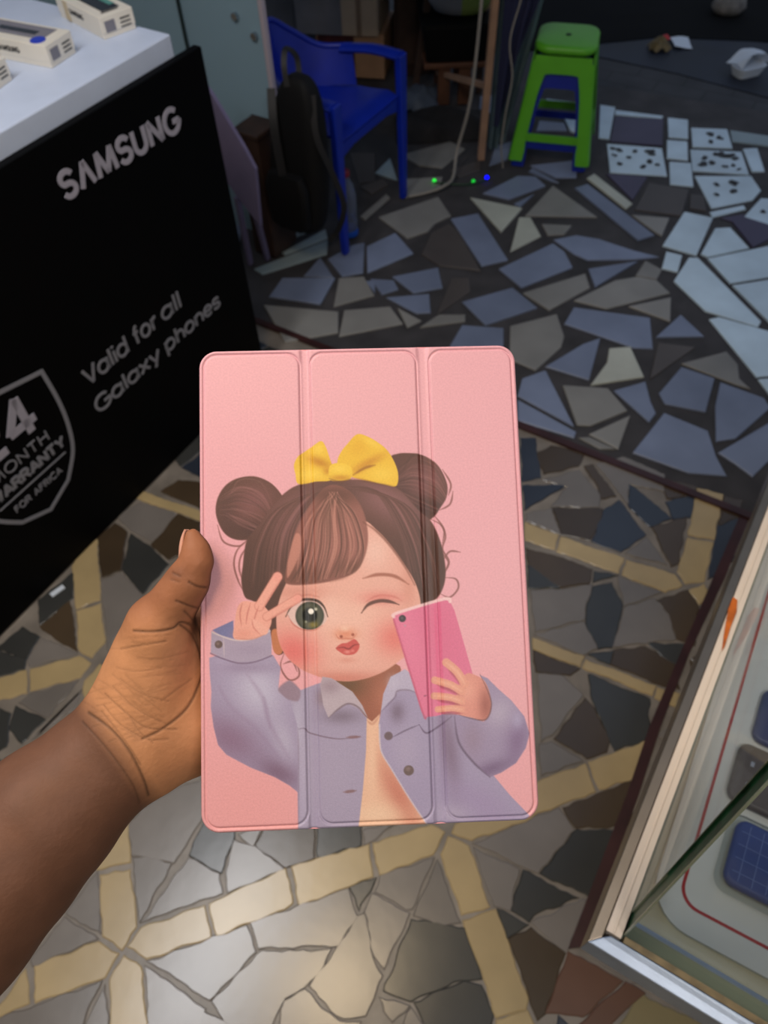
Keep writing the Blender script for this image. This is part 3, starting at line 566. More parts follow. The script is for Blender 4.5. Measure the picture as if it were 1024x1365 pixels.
    m = cover(cf, .9, False); fill(cf, (172, 158, 182), .9, False); glow(335, 866, 24, 8, (160, 144, 170), .6, m); stroke([(283,843),(311,853),(336,852),(360,841)], 1.6, (222, 206, 206), .7, .8, taper=False); stroke([(298,850),(299,876)], 1.5, (214, 198, 204), .7, .7); stroke([(281,871),(297,878),(319,884),(341,882),(362,874)], 1.8, (116, 94, 120), .8, .8, taper=False); dot(291.5, 859, 5.2, (104, 84, 82)); dot(290.5, 858, 2, (130, 108, 104), 1)
    # face
    fc = [(369,840),(373,858),(380,872),(391,884),(407,895),(429,903),(459,908),(485,905),(510,896),(530,883),(546,868),(556,840),(561,808),(555,780),(539,752),(522,728),(504,708),(483,694),(460,715),(420,740),(390,765),(376,790),(369,815)]
    m = cover(fc, 1.); fill(fc, (232, 172, 158), 1.1)
    glow(470, 830, 60, 50, (242, 192, 176), .9, m); glow(500, 735, 22, 26, (242, 198, 186), .8, m); glow(392, 868, 32, 26, (226, 112, 108), .9, m, 20); glow(528, 850, 28, 24, (228, 120, 112), .85, m); glow(458, 905, 60, 10, (206, 124, 108), .8, m); glow(545, 780, 10, 30, (214, 146, 128), .6, m); glow(400, 790, 40, 10, (206, 132, 116), .5, m); glow(440, 815, 14, 22, (244, 200, 186), .5, m)
    # fringe
    bg_ = [(437,648),(462,652),(482,676),(490,706),(489,732),(480,755),(466,767),(440,775),(410,779),(386,779),(380,772),(384,745),(393,712),(412,675)]
    mb_ = cover(bg_, 1.4); fill(bg_, (150, 96, 86), 1.6); glow(440, 720, 40, 34, (172, 112, 102), .7, mb_); glow(400, 768, 40, 16, (98, 58, 44), .7, mb_); glow(446, 660, 36, 14, HB, .8, mb_); glow(470, 758, 24, 12, (92, 56, 40), .6, mb_)
    for k in range(64):
        u = rnd.uniform(0, 1); c = [(214, 152, 136), (190, 130, 118), (196, 138, 124), HB, HD, (120, 72, 62)][rnd.integers(6)]
        stroke([(440+rnd.uniform(-4, 10), 656), (408+66*u, 688+rnd.uniform(-6, 6)), (394+94*u, 730), (384+92*u+rnd.uniform(-5, 5), 776-14*u**2)], rnd.uniform(1, 2.6), c, .9, .42, mb_)
    fill([(384,770),(398,742),(401,716),(394,712),(387,735),(383,755)], (206, 140, 124), 1.4, a=.75)
    stroke([(388,776),(402,752),(408,720)], 2.6, HB, 1, .7); stroke([(484,696),(502,708),(520,727),(538,752),(553,780)], 3, (116, 70, 56), 1.4, .7)
    # brow, eyes
    stroke([(484,771),(504,766),(526,768),(545,779)], 4.4, (160, 96, 78), 1.2, .85); stroke([(440,776),(464,770)], 2, (170, 112, 96), 1.2, .35)
    fill([(383,820),(388,809),(398,802),(409,800),(422,802),(431,810),(436,824),(430,833),(418,839),(405,839),(394,833)], (226, 192, 186), 1.)
    me_ = cover([(383,820),(388,809),(398,802),(409,800),(422,802),(431,810),(436,824),(430,833),(418,839),(405,839),(394,833)], 1.)
    dot(413, 821, 19, (58, 60, 48), 1., clip=me_, ry=19); dot(413, 821, 16.5, (82, 82, 66), 2, clip=me_); dot(413, 820, 10, (36, 38, 34), 1.6); glow(418, 833, 7, 4, (150, 132, 60), .8, me_); dot(414.5, 815, 3.9, (250, 244, 234), .9); dot(421, 812, 2, (210, 206, 190), 1); dot(408, 829, 1.6, (150, 150, 130), 1)
    stroke([(381,822),(388,809),(398,801),(410,799),(423,801),(432,809),(437,822)], 3.4, (66, 46, 38), .9, .95); stroke([(384,820),(391,832),(403,839),(418,840),(430,834)], 1.8, (196, 110, 98), .9, .7); stroke([(380,808),(392,797),(410,793),(426,796)], 2, (190, 112, 98), 1.4, .6)
    glow(508, 797, 28, 9, (222, 126, 118), .7, m); stroke([(482,817),(491,806),(506,801),(520,802),(532,806)], 4.6, (98, 60, 50), .9, .95); stroke([(488,802),(504,794),(524,795),(536,801)], 2.2, (206, 118, 108), 1.2, .7)
    # nose and mouth
    glow(461, 845, 15, 8, (226, 140, 108), .85, m); stroke([(448,846),(452,851),(460,851),(470,851),(475,845)], 2, (196, 104, 78), 1, .6); dot(455, 848.5, 2, (140, 62, 44), .8, .8); dot(470.5, 846, 2, (140, 62, 44), .8, .7); glow(460, 838, 6, 4, (250, 212, 192), .6, m)
    fill([(448,864),(455,858),(462,857),(466,855),(473,852),(479,859),(478,866),(472,872),(461,873),(453,869)], (206, 88, 82), 1.); stroke([(448,864),(458,863),(465,865),(472,860),(479,859)], 1.8, (132, 44, 44), .8, .85); dot(463, 869, 3.4, (236, 150, 142), 1.4, .8, ry=2); dot(470, 867.5, 2.2, (232, 140, 134), 1.2, .7, ry=1.6); glow(463, 880, 12, 4, (216, 140, 124), .5, m)
    # collars
    cl = [(427,913),(430,902),(442,904),(470,922),(483,940),(490,956),(478,944),(464,938),(450,946),(438,957),(431,940)]
    fill(cl, (188, 172, 184), .9, False); mcl = cover(cl, 1, False); glow(440, 915, 14, 10, (156, 134, 148), .8, mcl); stroke([(438,957),(450,946),(464,938),(478,943),(490,957)], 2, (112, 92, 104), 1, .8)
    cr_ = [(508,948),(511,925),(521,902),(540,892),(548,898),(556,922),(541,921),(531,921),(526,930),(518,936)]
    fill(cr_, (186, 176, 202), .9, False); glow(524, 910, 8, 10, (196, 188, 210), .6); stroke([(509,948),(526,930),(530,921),(545,920),(556,924)], 2, (118, 100, 122), 1, .7)
    # stitching, pockets, buttons
    stroke([(398,972),(406,971),(412,977),(427,981),(453,985),(480,982)], 1.6, (116, 94, 112), .8, .8); stroke([(462,983),(481,982)], 3.6, (132, 94, 98), .9, .8); stroke([(458,1056),(475,1054)], 4, (132, 96, 98), 1, .8)
    stroke([(397,970),(398,1010),(398,1108)], 1.6, (136, 114, 138), .9, .6); stroke([(523,983),(540,974),(559,966)], 1.8, (104, 88, 112), .8, .8); stroke([(559,966),(568,977),(582,971),(602,955)], 2, (98, 80, 106), .9, .85)
    dot(518, 981, 5.6, (112, 92, 100)); dot(545, 1027, 6.8, (108, 88, 86)); dot(544, 1025, 3, (132, 110, 108), 1.4)
    # raised hand with two fingers
    SK, SS = (238, 170, 154), (200, 118, 108)
    fill([(312,851),(313,832),(316,812),(323,802),(336,802),(345,803),(356,812),(362,824),(360,836),(352,846),(334,852)], SK, 1.)
    for a_, b_, w_ in (((346,808),(370,769),12), ((356,822),(397,798),10.5)):
        stroke([a_, b_], w_+1.6, (196, 116, 104), .9, .7, taper=False); stroke([a_, b_], w_, SK, .9, 1, taper=False); n_ = np.array([b_[1]-a_[1], a_[0]-b_[0]])/np.hypot(b_[0]-a_[0], b_[1]-a_[1])*w_*.42
        stroke([tuple(np.array(a_)-n_), tuple(np.array(b_)-n_)], 1.8, SS, 1.2, .55)
        glow(*b_, 6, 6, (240, 150, 142), .5)
    for P in ([(323,804),(320,818),(322,834)], [(334,804),(330,818),(328,832)], [(345,808),(340,822),(338,832)]): stroke(P, 1.7, SS, .9, .8)
    stroke([(339,831),(352,841)], 11, (240, 176, 160), .9, 1, taper=False); stroke([(336,826),(338,836),(346,845)], 1.6, SS, .9, .7); glow(325, 845, 12, 6, (226, 150, 134), .6); stroke([(313,850),(335,852),(352,846)], 2, (206, 138, 122), 1, .6)
    # phone in the print
    ph = [(524,823),(529,818),(592,799),(600,802),(606,814),(629,894),(632,908),(614,945),(582,955),(568,956),(562,948)]
    m = cover(ph, .9, False); fill(ph, (226, 120, 156), .9, False); glow(590, 840, 30, 60, (220, 108, 146), .7, m, -15); glow(545, 850, 16, 50, (232, 132, 164), .6, m, -15); stroke([(525,822),(530,817),(592,798.5),(600,802)], 4, (246, 206, 210), .9, .95, taper=False); stroke([(525,826),(562,945),(568,956)], 2.4, (198, 88, 120), .9, .8, taper=False); dot(536.5, 824.5, 4.7, (62, 50, 56)); dot(536, 824, 1.8, (96, 84, 92), .8); dot(540, 834, 1.3, (200, 150, 170)); stroke([(565,928),(569,927)], 1.6, (130, 60, 90), .7, .7)
    # sleeve and hand that hold it
    rs = [(627,956),(645,962),(652,955),(655,935),(648,912),(640,900),(650,904),(664,918),(682,934),(699,955),(706,978),(701,997),(688,1017),(668,1030),(653,1036),(632,1017),(617,998),(607,970),(606,953)]
    m = cover(rs, 1, False); fill(rs, (158, 142, 174), 1., False); glow(690, 985, 14, 34, (126, 100, 140), .8, m, 10); glow(655, 1025, 30, 10, (116, 92, 128), .8, m, -20); glow(665, 950, 18, 22, (182, 170, 194), .8, m, 40); glow(690, 960, 8, 12, (178, 170, 204), .7, m); glow(630, 985, 14, 22, (150, 128, 150), .6, m); stroke([(606,955),(612,990),(632,1017),(653,1036)], 2.6, (92, 74, 98), 1.2, .75)
    hd = [(612,912),(622,898),(634,900),(646,908),(653,925),(655,945),(650,957),(643,961),(630,957),(614,953),(606,948),(608,930)]
    m = cover(hd, 1); fill(hd, (224, 150, 136), 1.); glow(648, 940, 10, 24, (160, 92, 82), .85, m); glow(622, 920, 12, 14, (238, 172, 154), .7, m); stroke([(640,899),(652,925),(655,942),(648,959),(630,958),(612,953)], 1.6, (96, 66, 74), .9, .75)
    for a_, b_, w_ in (((620,912),(595,883),11), ((616,922),(580,907),10), ((616,935),(579,928),9.5), ((616,946),(584,946),8.5)):
        mid = ((a_[0]+b_[0])/2+2, (a_[1]+b_[1])/2-2); stroke([tuple(np.array(a_)+[0, 4]), tuple(np.array(mid)+[0, 5]), tuple(np.array(b_)+[1, 3.5])], w_*.8, (168, 78, 92), 1.4, .7)
        stroke([a_, mid, b_], w_, (232, 162, 142), .9, 1, taper=False); stroke([a_, mid, b_], w_*.35, (244, 188, 164), 1.6, .6)
    # yellow bow
    YB, YD, YL = (238, 192, 54), (196, 130, 24), (250, 214, 84)
    l_ = [(441,640),(420,642),(398,645),(394,632),(392,620),(397,609),(407,601),(418,594),(428,588),(434,595),(440,612),(444,626)]
    r_ = [(452,628),(450,614),(455,602),(463,592),(476,579),(490,582),(504,590),(516,600),(526,616),(531,633),(528,648),(512,646),(490,641),(470,636)]
    for q in (l_, r_): fill(q, YB, .9)
    ml, mr_ = cover(l_, .9), cover(r_, .9)
    glow(426, 616, 16, 6, YD, .85, ml, 22); glow(414, 632, 22, 7, YL, .7, ml); glow(425, 598, 8, 8, YL, .7, ml); glow(437, 628, 6, 5, YD, .7, ml)
    glow(490, 618, 24, 6, (206, 142, 34), .85, mr_, -28); glow(478, 596, 14, 12, (228, 172, 40), .5, mr_, -40); glow(510, 632, 18, 10, YL, .6, mr_); glow(496, 590, 14, 5, YL, .6, mr_, 30); stroke([(471,633),(486,624),(500,620)], 3, (150, 92, 18), 1.4, .8); stroke([(470,637),(484,639),(500,643)], 1.4, (176, 112, 20), .9, .6)
    kn = [(438,630),(441,620),(453,617),(466,621),(470,630),(466,639),(452,641),(441,640)]
    fill(kn, (242, 200, 62), .9); glow(454, 637, 14, 4, YD, .7, cover(kn)); glow(452, 625, 10, 5, YL, .7, cover(kn)); stroke([(439,638),(453,642),(470,638)], 2.2, (110, 68, 30), 1.2, .6)
    stroke([(398,646),(440,642)], 2, (120, 76, 40), 1.4, .5); stroke([(472,639),(528,649)], 2.2, (110, 68, 36), 1.4, .6)
paint()
IMG = np.clip(IMG, 0, 255)

COVER = mat('printed_pearly_leatherette', (242, 176, 184), .46, var=.055, scale=1000, bump=.12, bscale=2000, spec=.45, attr='print')
# the folds wear a slight shine; the cloth-like grain comes from the noise above
case = thing('tablet_case', 'pink trifold tablet case printed with a winking girl in a yellow bow', 'tablet case', tp(.5, .5, -.006))
PW[case.name] = Matrix.Translation(Vector(tp(.5, .5, -.006))) @ TM
case.matrix_world = PW[case.name]
inv = np.array(PW[case.name].inverted())
def strip(name, c0, c1, label=None):
    P = P3[:, c0:c1+1]; a, b = P.shape[:2]; V = P.reshape(-1, 3)@inv[:3, :3].T+inv[:3, 3]
    C3 = lin(IMG.reshape(NV, NU, 3)[:, c0:c1+1].reshape(-1, 3))*.71; idx = np.arange(a*b).reshape(a, b)
    F = np.stack([idx[:-1, :-1], idx[1:, :-1], idx[1:, 1:], idx[:-1, 1:]], -1).reshape(-1, 4)
    A = V[F]; ar = np.linalg.norm(np.cross(A[:, 2]-A[:, 0], A[:, 3]-A[:, 1]), axis=1); F = F[ar > 1e-10]
    me = bpy.data.meshes.new(name); me.vertices.add(len(V)); me.vertices.foreach_set('co', V.ravel())
    me.loops.add(F.size); me.loops.foreach_set('vertex_index', F.ravel()); me.polygons.add(len(F)); me.polygons.foreach_set('loop_start', np.arange(0, F.size, 4)); me.polygons.foreach_set('loop_total', np.full(len(F), 4))
    me.update(calc_edges=True); me.polygons.foreach_set('use_smooth', np.ones(len(F), bool))
    at = me.color_attributes.new('print', 'FLOAT_COLOR', 'POINT'); at.data.foreach_set('color', np.c_[C3, np.ones(len(C3))].ravel())
    me.materials.append(COVER); me.validate()
    o = bpy.data.objects.new(name, me); COL.objects.link(o); o.parent = case
    if label: o['label'] = label
    return o
k1, k2, k3, k4 = [int(round(q*(NU-1))) for q in (.3145, .347, .6835, .7235)]
strip('cover_panel', 0, k1, 'left cover panel with the raised peace-sign hand')
strip('fold_hinge', k1, k2); strip('cover_panel', k2, k3, 'middle cover panel with the face and bow'); strip('fold_hinge', k3, k4); strip('cover_panel', k4, NU-1, 'right cover panel with the hand on the printed phone')
SHELL = mat('pink_case_shell', (208, 138, 146), .5, var=.04, bump=.2, bscale=900)
mb = MB(); out = rrect(TW, TH, CR, 8); rings = [(0, -.0014), (.0000, -.0030), (-.0008, -.0034), (-.0008, -.0040), (0, -.0046), (0, -.0095), (-.0016, -.0115), (-.004, -.0122)]
vs, fs = [], []; k = len(out)
for d, z in rings:
    for x, y in rrect(TW+2*d, TH+2*d, CR+d, 8): vs.append(tp(.5, .5)+TU*x-TV*y+TN*z)
for i in range(len(rings)-1):
    for j in range(k): fs.append((i*k+j, i*k+(j+1) % k, (i+1)*k+(j+1) % k, (i+1)*k+j))
fs += [tuple(range(k)), tuple(range((len(rings)-1)*k, len(rings)*k))]
mb.add(vs, fs); mb.build('back_shell', SHELL, case, smooth=40)
# ------------------------------------------------------------------ the arm and hand that hold the case
def cm(px, py, d): return np.array([(px-CX)/FPX*d, (CY-py)/FPX*d, -d])*1000     # millimetres in the frame of the view; moved to world below
PRIM = []
def rc(a, b, ra, rb, k=8., grp=0):    # px,py,depth ends; radii in photo pixels at that depth
    PRIM.append((cm(*a), cm(*b), ra*a[2]/FPX*1000, rb*b[2]/FPX*1000, k, grp))
# forearm (elbow towards the viewer's lower left)
arm = [((158,1000,.391),73),((126,1028,.388),77),((66,1085,.381),92),((4,1149,.374),103),((-66,1220,.365),117),((-200,1360,.348),137),((-330,1500,.332),146),((-520,1700,.315),150)]
for (a, ra), (b, rb) in zip(arm, arm[1:]): rc(a, b, ra, rb, 6)
# palm: thenar pad, heel, body of the palm
rc((186,955,.387), (212,862,.380), 58, 48, 12); rc((168,985,.391), (196,905,.388), 62, 55, 12)
rc((205,985,.396), (262,956,.402), 68, 66, 12); rc((262,956,.402), (330,925,.409), 66, 52, 10)
rc((215,915,.396), (318,850,.409), 60, 46, 12); rc((240,860,.396), (310,815,.408), 42, 38, 10)
# thumb
rc((204,862,.381), (212,832,.373), 42, 38, 10); rc((212,832,.373), (236,797,.3675), 37, 29, 7); rc((236,797,.3675), (250,775,.3652), 29, 27.5, 5)
rc((250,775,.3652), (262,748,.3628), 27, 21.5, 4); rc((262,748,.3628), (261,733,.3625), 21, 17.5, 3); rc((261,733,.3625), (257,716,.3632), 17.5, 11.5, 3)
# four fingers spread behind the case, bent at their knuckles so the pads press on its back
for j, F in enumerate(([(305,815,.409),(352,770,.4045),(398,742,.4035),(430,726,.4020)], [(318,850,.411),(382,812,.4045),(436,790,.4020),(474,777,.4005)],
          [(324,890,.411),(392,868,.4030),(446,858,.4000),(482,852,.3985)], [(322,930,.410),(378,925,.4005),(420,924,.3975),(450,922,.3960)])):
    R = [(25,23,21.5,17.5), (26,23.5,22,18), (25,22.5,21,17), (22.5,20,18.5,15.5)][j]
    for q in range(3): rc(F[q], F[q+1], R[q], R[q+1], 2.5, 10+j)

def surf_hand(vox=1.3):
    pts = np.array([p for a, b, *_ in PRIM for p in (a, b)]); lo = pts.min(0)-58; hi = pts.max(0)+[30, 40, 30]
    lo[2] = pts[:, 2].min()-30; hi[2] = pts[:, 2].max()+56
    n = np.ceil((hi-lo)/vox).astype(int); ax = [lo[i]+vox*np.arange(n[i]) for i in range(3)]
    fld = np.full(n, 60., np.float32); groups = {}
    for a, b, ra, rb, k, g in PRIM:
        mn = np.minimum(a-ra-22, b-rb-22); mx = np.maximum(a+ra+22, b+rb+22)
        sl = tuple(slice(max(0, int((mn[i]-lo[i])/vox)), min(n[i], int((mx[i]-lo[i])/vox)+2)) for i in range(3))
        gx, gy, gz = np.meshgrid(*[ax[i][sl[i]].astype(np.float32) for i in range(3)], indexing='ij')
        d = (b-a).astype(np.float32); L = float(d@d)+1e-6
        t = np.clip(((gx-a[0])*d[0]+(gy-a[1])*d[1]+(gz-a[2])*d[2])/L, 0, 1)
        dist = np.sqrt((gx-a[0]-t*d[0])**2+(gy-a[1]-t*d[1])**2+(gz-a[2]-t*d[2])**2)-(ra+(rb-ra)*t)
        G = groups.setdefault(g, np.full(n, 60., np.float32)); cur = G[sl]
        h = np.clip(k-np.abs(cur-dist), 0, None)/k; G[sl] = np.minimum(cur, dist)-h*h*k/4
    for g, G in groups.items():
        k = 5. if g else 1.; h = np.clip(k-np.abs(fld-G), 0, None)/k; fld = np.minimum(fld, G)-h*h*k/4
    # surface nets
    s = fld < 0; c = [s[i:n[0]-1+i, j:n[1]-1+j, l:n[2]-1+l] for i in (0, 1) for j in (0, 1) for l in (0, 1)]
    cnt = sum(q.astype(np.int8) for q in c); act = np.argwhere((cnt > 0) & (cnt < 8)); vid = -np.ones(np.array(n)-1, np.int64); vid[tuple(act.T)] = np.arange(len(act))
    acc = np.zeros((len(act), 3)); num = np.zeros(len(act)); off = [(i, j, l) for i in (0, 1) for j in (0, 1) for l in (0, 1)]
    val = {o: fld[act[:, 0]+o[0], act[:, 1]+o[1], act[:, 2]+o[2]] for o in off}
    for o in off:
        for d in range(3):
            if o[d]: continue
            o2 = list(o); o2[d] = 1; o2 = tuple(o2); f0, f1 = val[o], val[o2]; m = (f0 < 0) != (f1 < 0); t = np.where(m, f0/(f0-f1+1e-12), 0)
            p = np.array(o, float)[None]+np.zeros((len(act), 1)); p[:, d] += t; acc[m] += p[m]; num[m] += 1
    V = lo+vox*(act+acc/num[:, None]); F = []
    for d in range(3):
        u, w = [(1, 2), (2, 0), (0, 1)][d]
        A = s.take(range(0, n[d]-1), d); Bq = s.take(range(1, n[d]), d); e = np.argwhere(A != Bq); e = e[(e[:, u] > 0) & (e[:, w] > 0) & (e[:, u] < n[u]-1) & (e[:, w] < n[w]-1)]
        def at(du, dw): q = e.copy(); q[:, u] -= du; q[:, w] -= dw; return vid[tuple(q.T)]
        Q = np.stack([at(1, 1), at(0, 1), at(0, 0), at(1, 0)], 1); fl_ = ~A[tuple(e.T)]; Q[fl_] = Q[fl_][:, ::-1]; F.append(Q)
    F = np.concatenate(F); F = F[(F >= 0).all(1)]
    # relax
    E2 = np.concatenate([F[:, [0, 1]], F[:, [1, 2]], F[:, [2, 3]], F[:, [3, 0]]])
    for it in range(10):
        S = np.zeros_like(V); Nn = np.zeros(len(V)); 
        for a_, b_ in ((0, 1), (1, 0)):
            for q in range(3): S[:, q] += np.bincount(E2[:, a_], V[E2[:, b_], q], len(V))
            Nn += np.bincount(E2[:, a_], minlength=len(V))
        V = V+(.5 if it % 2 == 0 else -.47)*(S/Nn[:, None]-V)
    return V, F
HV, HF = surf_hand()
def subdivide(V, F):
    E = np.sort(np.concatenate([F[:, [0, 1]], F[:, [1, 2]], F[:, [2, 3]], F[:, [3, 0]]]), 1); key = E[:, 0]*len(V)+E[:, 1]
    uq, iv = np.unique(key, return_inverse=True); a, b = uq//len(V), uq % len(V); m = len(F); iv = iv.reshape(4, m)+len(V); fc = np.arange(m)+len(V)+len(uq)
    V2 = np.concatenate([V, (V[a]+V[b])/2, V[F].mean(1)])
    F2 = np.concatenate([np.stack([F[:, k], iv[k], fc, iv[k-1]], 1) for k in range(4)])
    for it in range(4):
        S = np.zeros_like(V2); Nn = np.zeros(len(V2)); E2 = np.concatenate([F2[:, [0, 1]], F2[:, [1, 2]], F2[:, [2, 3]], F2[:, [3, 0]]])
        for a_, b_ in ((0, 1), (1, 0)):
            for q in range(3): S[:, q] += np.bincount(E2[:, a_], V2[E2[:, b_], q], len(V2))
            Nn += np.bincount(E2[:, a_], minlength=len(V2))
        V2 = V2+.5*(S/Nn[:, None]-V2)
    return V2, F2
HV, HF = subdivide(HV, HF)
def vnormals(V, F):
    fn = np.cross(V[F[:, 2]]-V[F[:, 0]], V[F[:, 3]]-V[F[:, 1]]); N = np.zeros_like(V)
    for q in range(4):
        for d in range(3): N[:, d] += np.bincount(F[:, q], fn[:, d], len(V))
    return N/(np.linalg.norm(N, axis=1, keepdims=True)+1e-9)
HN = vnormals(HV, HF)
hx = CX+FPX*HV[:, 0]/-HV[:, 2]; hy = CY-FPX*HV[:, 1]/-HV[:, 2]; palmside = HN[:, 2]   # +1 where skin faces the viewer
def pdist(P, n=6):
    P = catmull(P, n) if len(P) > 2 else np.array(P, float); d = np.full(len(hx), 1e9)
    for i in range(len(P)-1):
        a = P[i]; e = P[i+1]-a; t = np.clip(((hx-a[0])*e[0]+(hy-a[1])*e[1])/(e@e+1e-9), 0, 1); d = np.minimum(d, np.hypot(hx-a[0]-t*e[0], hy-a[1]-t*e[1]))
    return d
front = np.clip(palmside*2.2+.25, 0, 1)
CREASE = [([(118,950),(150,974),(175,1005),(192,1040),(198,1060)], 2.6, .9), ([(110,962),(145,1001),(176,1044),(186,1070)], 2.2, .5), ([(135,948),(165,985),(188,1020)], 1.8, .4),
 ([(252,776),(264,782),(276,783)], 2., .9), ([(230,763),(240,768)], 1.8, .6), ([(235,801),(250,807),(264,811)], 2., .8), ([(228,772),(240,776)], 1.5, .4), ([(178,841),(205,842),(230,838),(241,830),(256,833)], 2.2, 1.),
 ([(161,865),(191,860),(221,855)], 1.8, .5), ([(240,833),(256,845),(266,866),(270,890),(266,912),(248,946),(216,972),(190,985)], 2.4, .9), ([(252,830),(262,848),(268,880)], 1.8, .6), ([(246,815),(262,832),(270,850)], 2., .7),
 ([(140,925),(168,950),(196,970),(236,972)], 1.6, .5), ([(150,915),(182,945),(214,962)], 1.5, .4), ([(138,940),(160,965),(196,985),(225,985)], 1.5, .45), ([(160,905),(190,925),(225,935)], 1.4, .3), ([(155,890),(185,895),(215,890)], 1.4, .25), ([(170,950),(186,975),(204,990)], 1.4, .4), ([(215,935),(235,920),(256,905)], 1.5, .3)]
rw = np.random.default_rng(3)
for k in range(46):
    x, y = rw.uniform(128, 205), rw.uniform(905, 985)
    if (x-120)*112-(y-948)*78 < 900: continue
    a = math.radians(rw.choice([38, 30, -16, -10])+rw.uniform(-8, 8)); l = rw.uniform(12, 30)
    CREASE.append(([(x-l*math.cos(a), y-l*math.sin(a)), (x, y+rw.uniform(-2, 2)), (x+l*math.cos(a), y+l*math.sin(a))], 1.7, rw.uniform(.1, .26)))
for k in range(12):
    x, y = rw.uniform(165, 235), rw.uniform(845, 930); l = rw.uniform(10, 26); a = math.radians(rw.uniform(-14, 6))
    CREASE.append(([(x-l*math.cos(a), y-l*math.sin(a)), (x, y+1), (x+l*math.cos(a), y+l*math.sin(a))], 1.6, rw.uniform(.08, .2)))
cr_amt = np.zeros(len(hx))
for P, w, a in CREASE: cr_amt = np.maximum(cr_amt, a*np.exp(-(pdist(P)/(w*.75))**2)*np.clip(palmside*3, 0, 1))
HV = HV-HN*(cr_amt*.55)[:, None]
# skin: lighter palm, darker forearm and back of the hand, divided at the wrist crease
side = ((hx-120)*(1060-948)-(hy-948)*(198-120))/np.hypot(112, 78)          # + on the hand's side of the wrist line
hand = np.clip(.5+side/36, 0, 1)
palm = hand*front
c_arm = np.array([100, 68, 52.]); c_back = np.array([92, 62, 46.]); c_palm = np.array([180, 126, 88.]); c_thumb = np.array([142, 92, 64.])
thumb = np.clip((862-hy)/60, 0, 1)*(hx < 300)
cc = (c_back*hand[:, None]+c_arm*(1-hand[:, None]))
pc = c_palm*(1-thumb[:, None])+c_thumb*thumb[:, None]
cc = cc*(1-palm[:, None])+pc*palm[:, None]
tip = np.exp(-(((hx-262)/26)**2+((hy-735)/34)**2))*front; cc = cc*(1-.5*tip[:, None])+np.array([160, 104, 76.])*.5*tip[:, None]
pink = np.exp(-(((hx-240)/34)**2+((hy-880)/40)**2))*front; cc = cc*(1-.35*pink[:, None])+np.array([196, 132, 104.])*.35*pink[:, None]
knk = np.exp(-(((hx-236)/16)**2+((hy-765)/10)**2)); cc = cc*(1-.4*knk[:, None])+np.array([84, 50, 34.])*.4*knk[:, None]
cc = cc*(1-.36*cr_amt[:, None])
SKIN = mat('dark_brown_skin', (120, 78, 52), .6, var=.10, scale=70, bump=.22, bscale=420, spec=.22, attr='skin')
CAMM = np.array(M)
Vw = (HV/1000)@CAMM[:3, :3].T+CAMM[:3, 3]
org = Vector(dp(150, 1000, .39))
me = bpy.data.meshes.new('person'); Vl = Vw-np.array(org)
me.vertices.add(len(Vl)); me.vertices.foreach_set('co', Vl.ravel()); me.loops.add(HF.size); me.loops.foreach_set('vertex_index', HF.ravel())
me.polygons.add(len(HF)); me.polygons.foreach_set('loop_start', np.arange(0, HF.size, 4)); me.polygons.foreach_set('loop_total', np.full(len(HF), 4)); me.update(calc_edges=True)
me.polygons.foreach_set('use_smooth', np.ones(len(HF), bool)); at = me.color_attributes.new('skin', 'FLOAT_COLOR', 'POINT'); at.data.foreach_set('color', np.c_[lin(cc), np.ones(len(cc))].ravel())
me.materials.append(SKIN); me.validate()
person = bpy.data.objects.new('person', me); COL.objects.link(person); person.location = org; PW['person'] = Matrix.Translation(org)
tag(person, 'bare dark-skinned left forearm and hand gripping the pink tablet case', 'person')
# thumb nail on the far side of the thumb tip
NAIL = mat('pale_fingernail', (206, 150, 128), .3, var=.05)
mb = MB(); a0_, a1_ = dp(251, 743, .3632), dp(252, 706, .3637); axd = (a1_-a0_)/np.linalg.norm(a1_-a0_); lft = -RT-axd*((-RT)@axd); lft /= np.linalg.norm(lft); fwd = np.cross(axd, lft)
if fwd@FW > 0: fwd = -fwd
grid = []
for i, t in enumerate(np.linspace(0, 1, 8)):
    rad = .0052*(1-.45*t**3); ctr = a0_+(a1_-a0_)*t+RT*.0010
    grid.append([ctr+rad*(math.cos(q)*lft+math.sin(q)*fwd)*(1+.0*t) for q in np.linspace(-1.0, .95*(1-.25*(2*t-1)**2), 9)])
sheet(mb, grid, .0006); mb.build('thumb_nail', NAIL, person, smooth=60)['label'] = 'pale thumb nail seen edge-on'
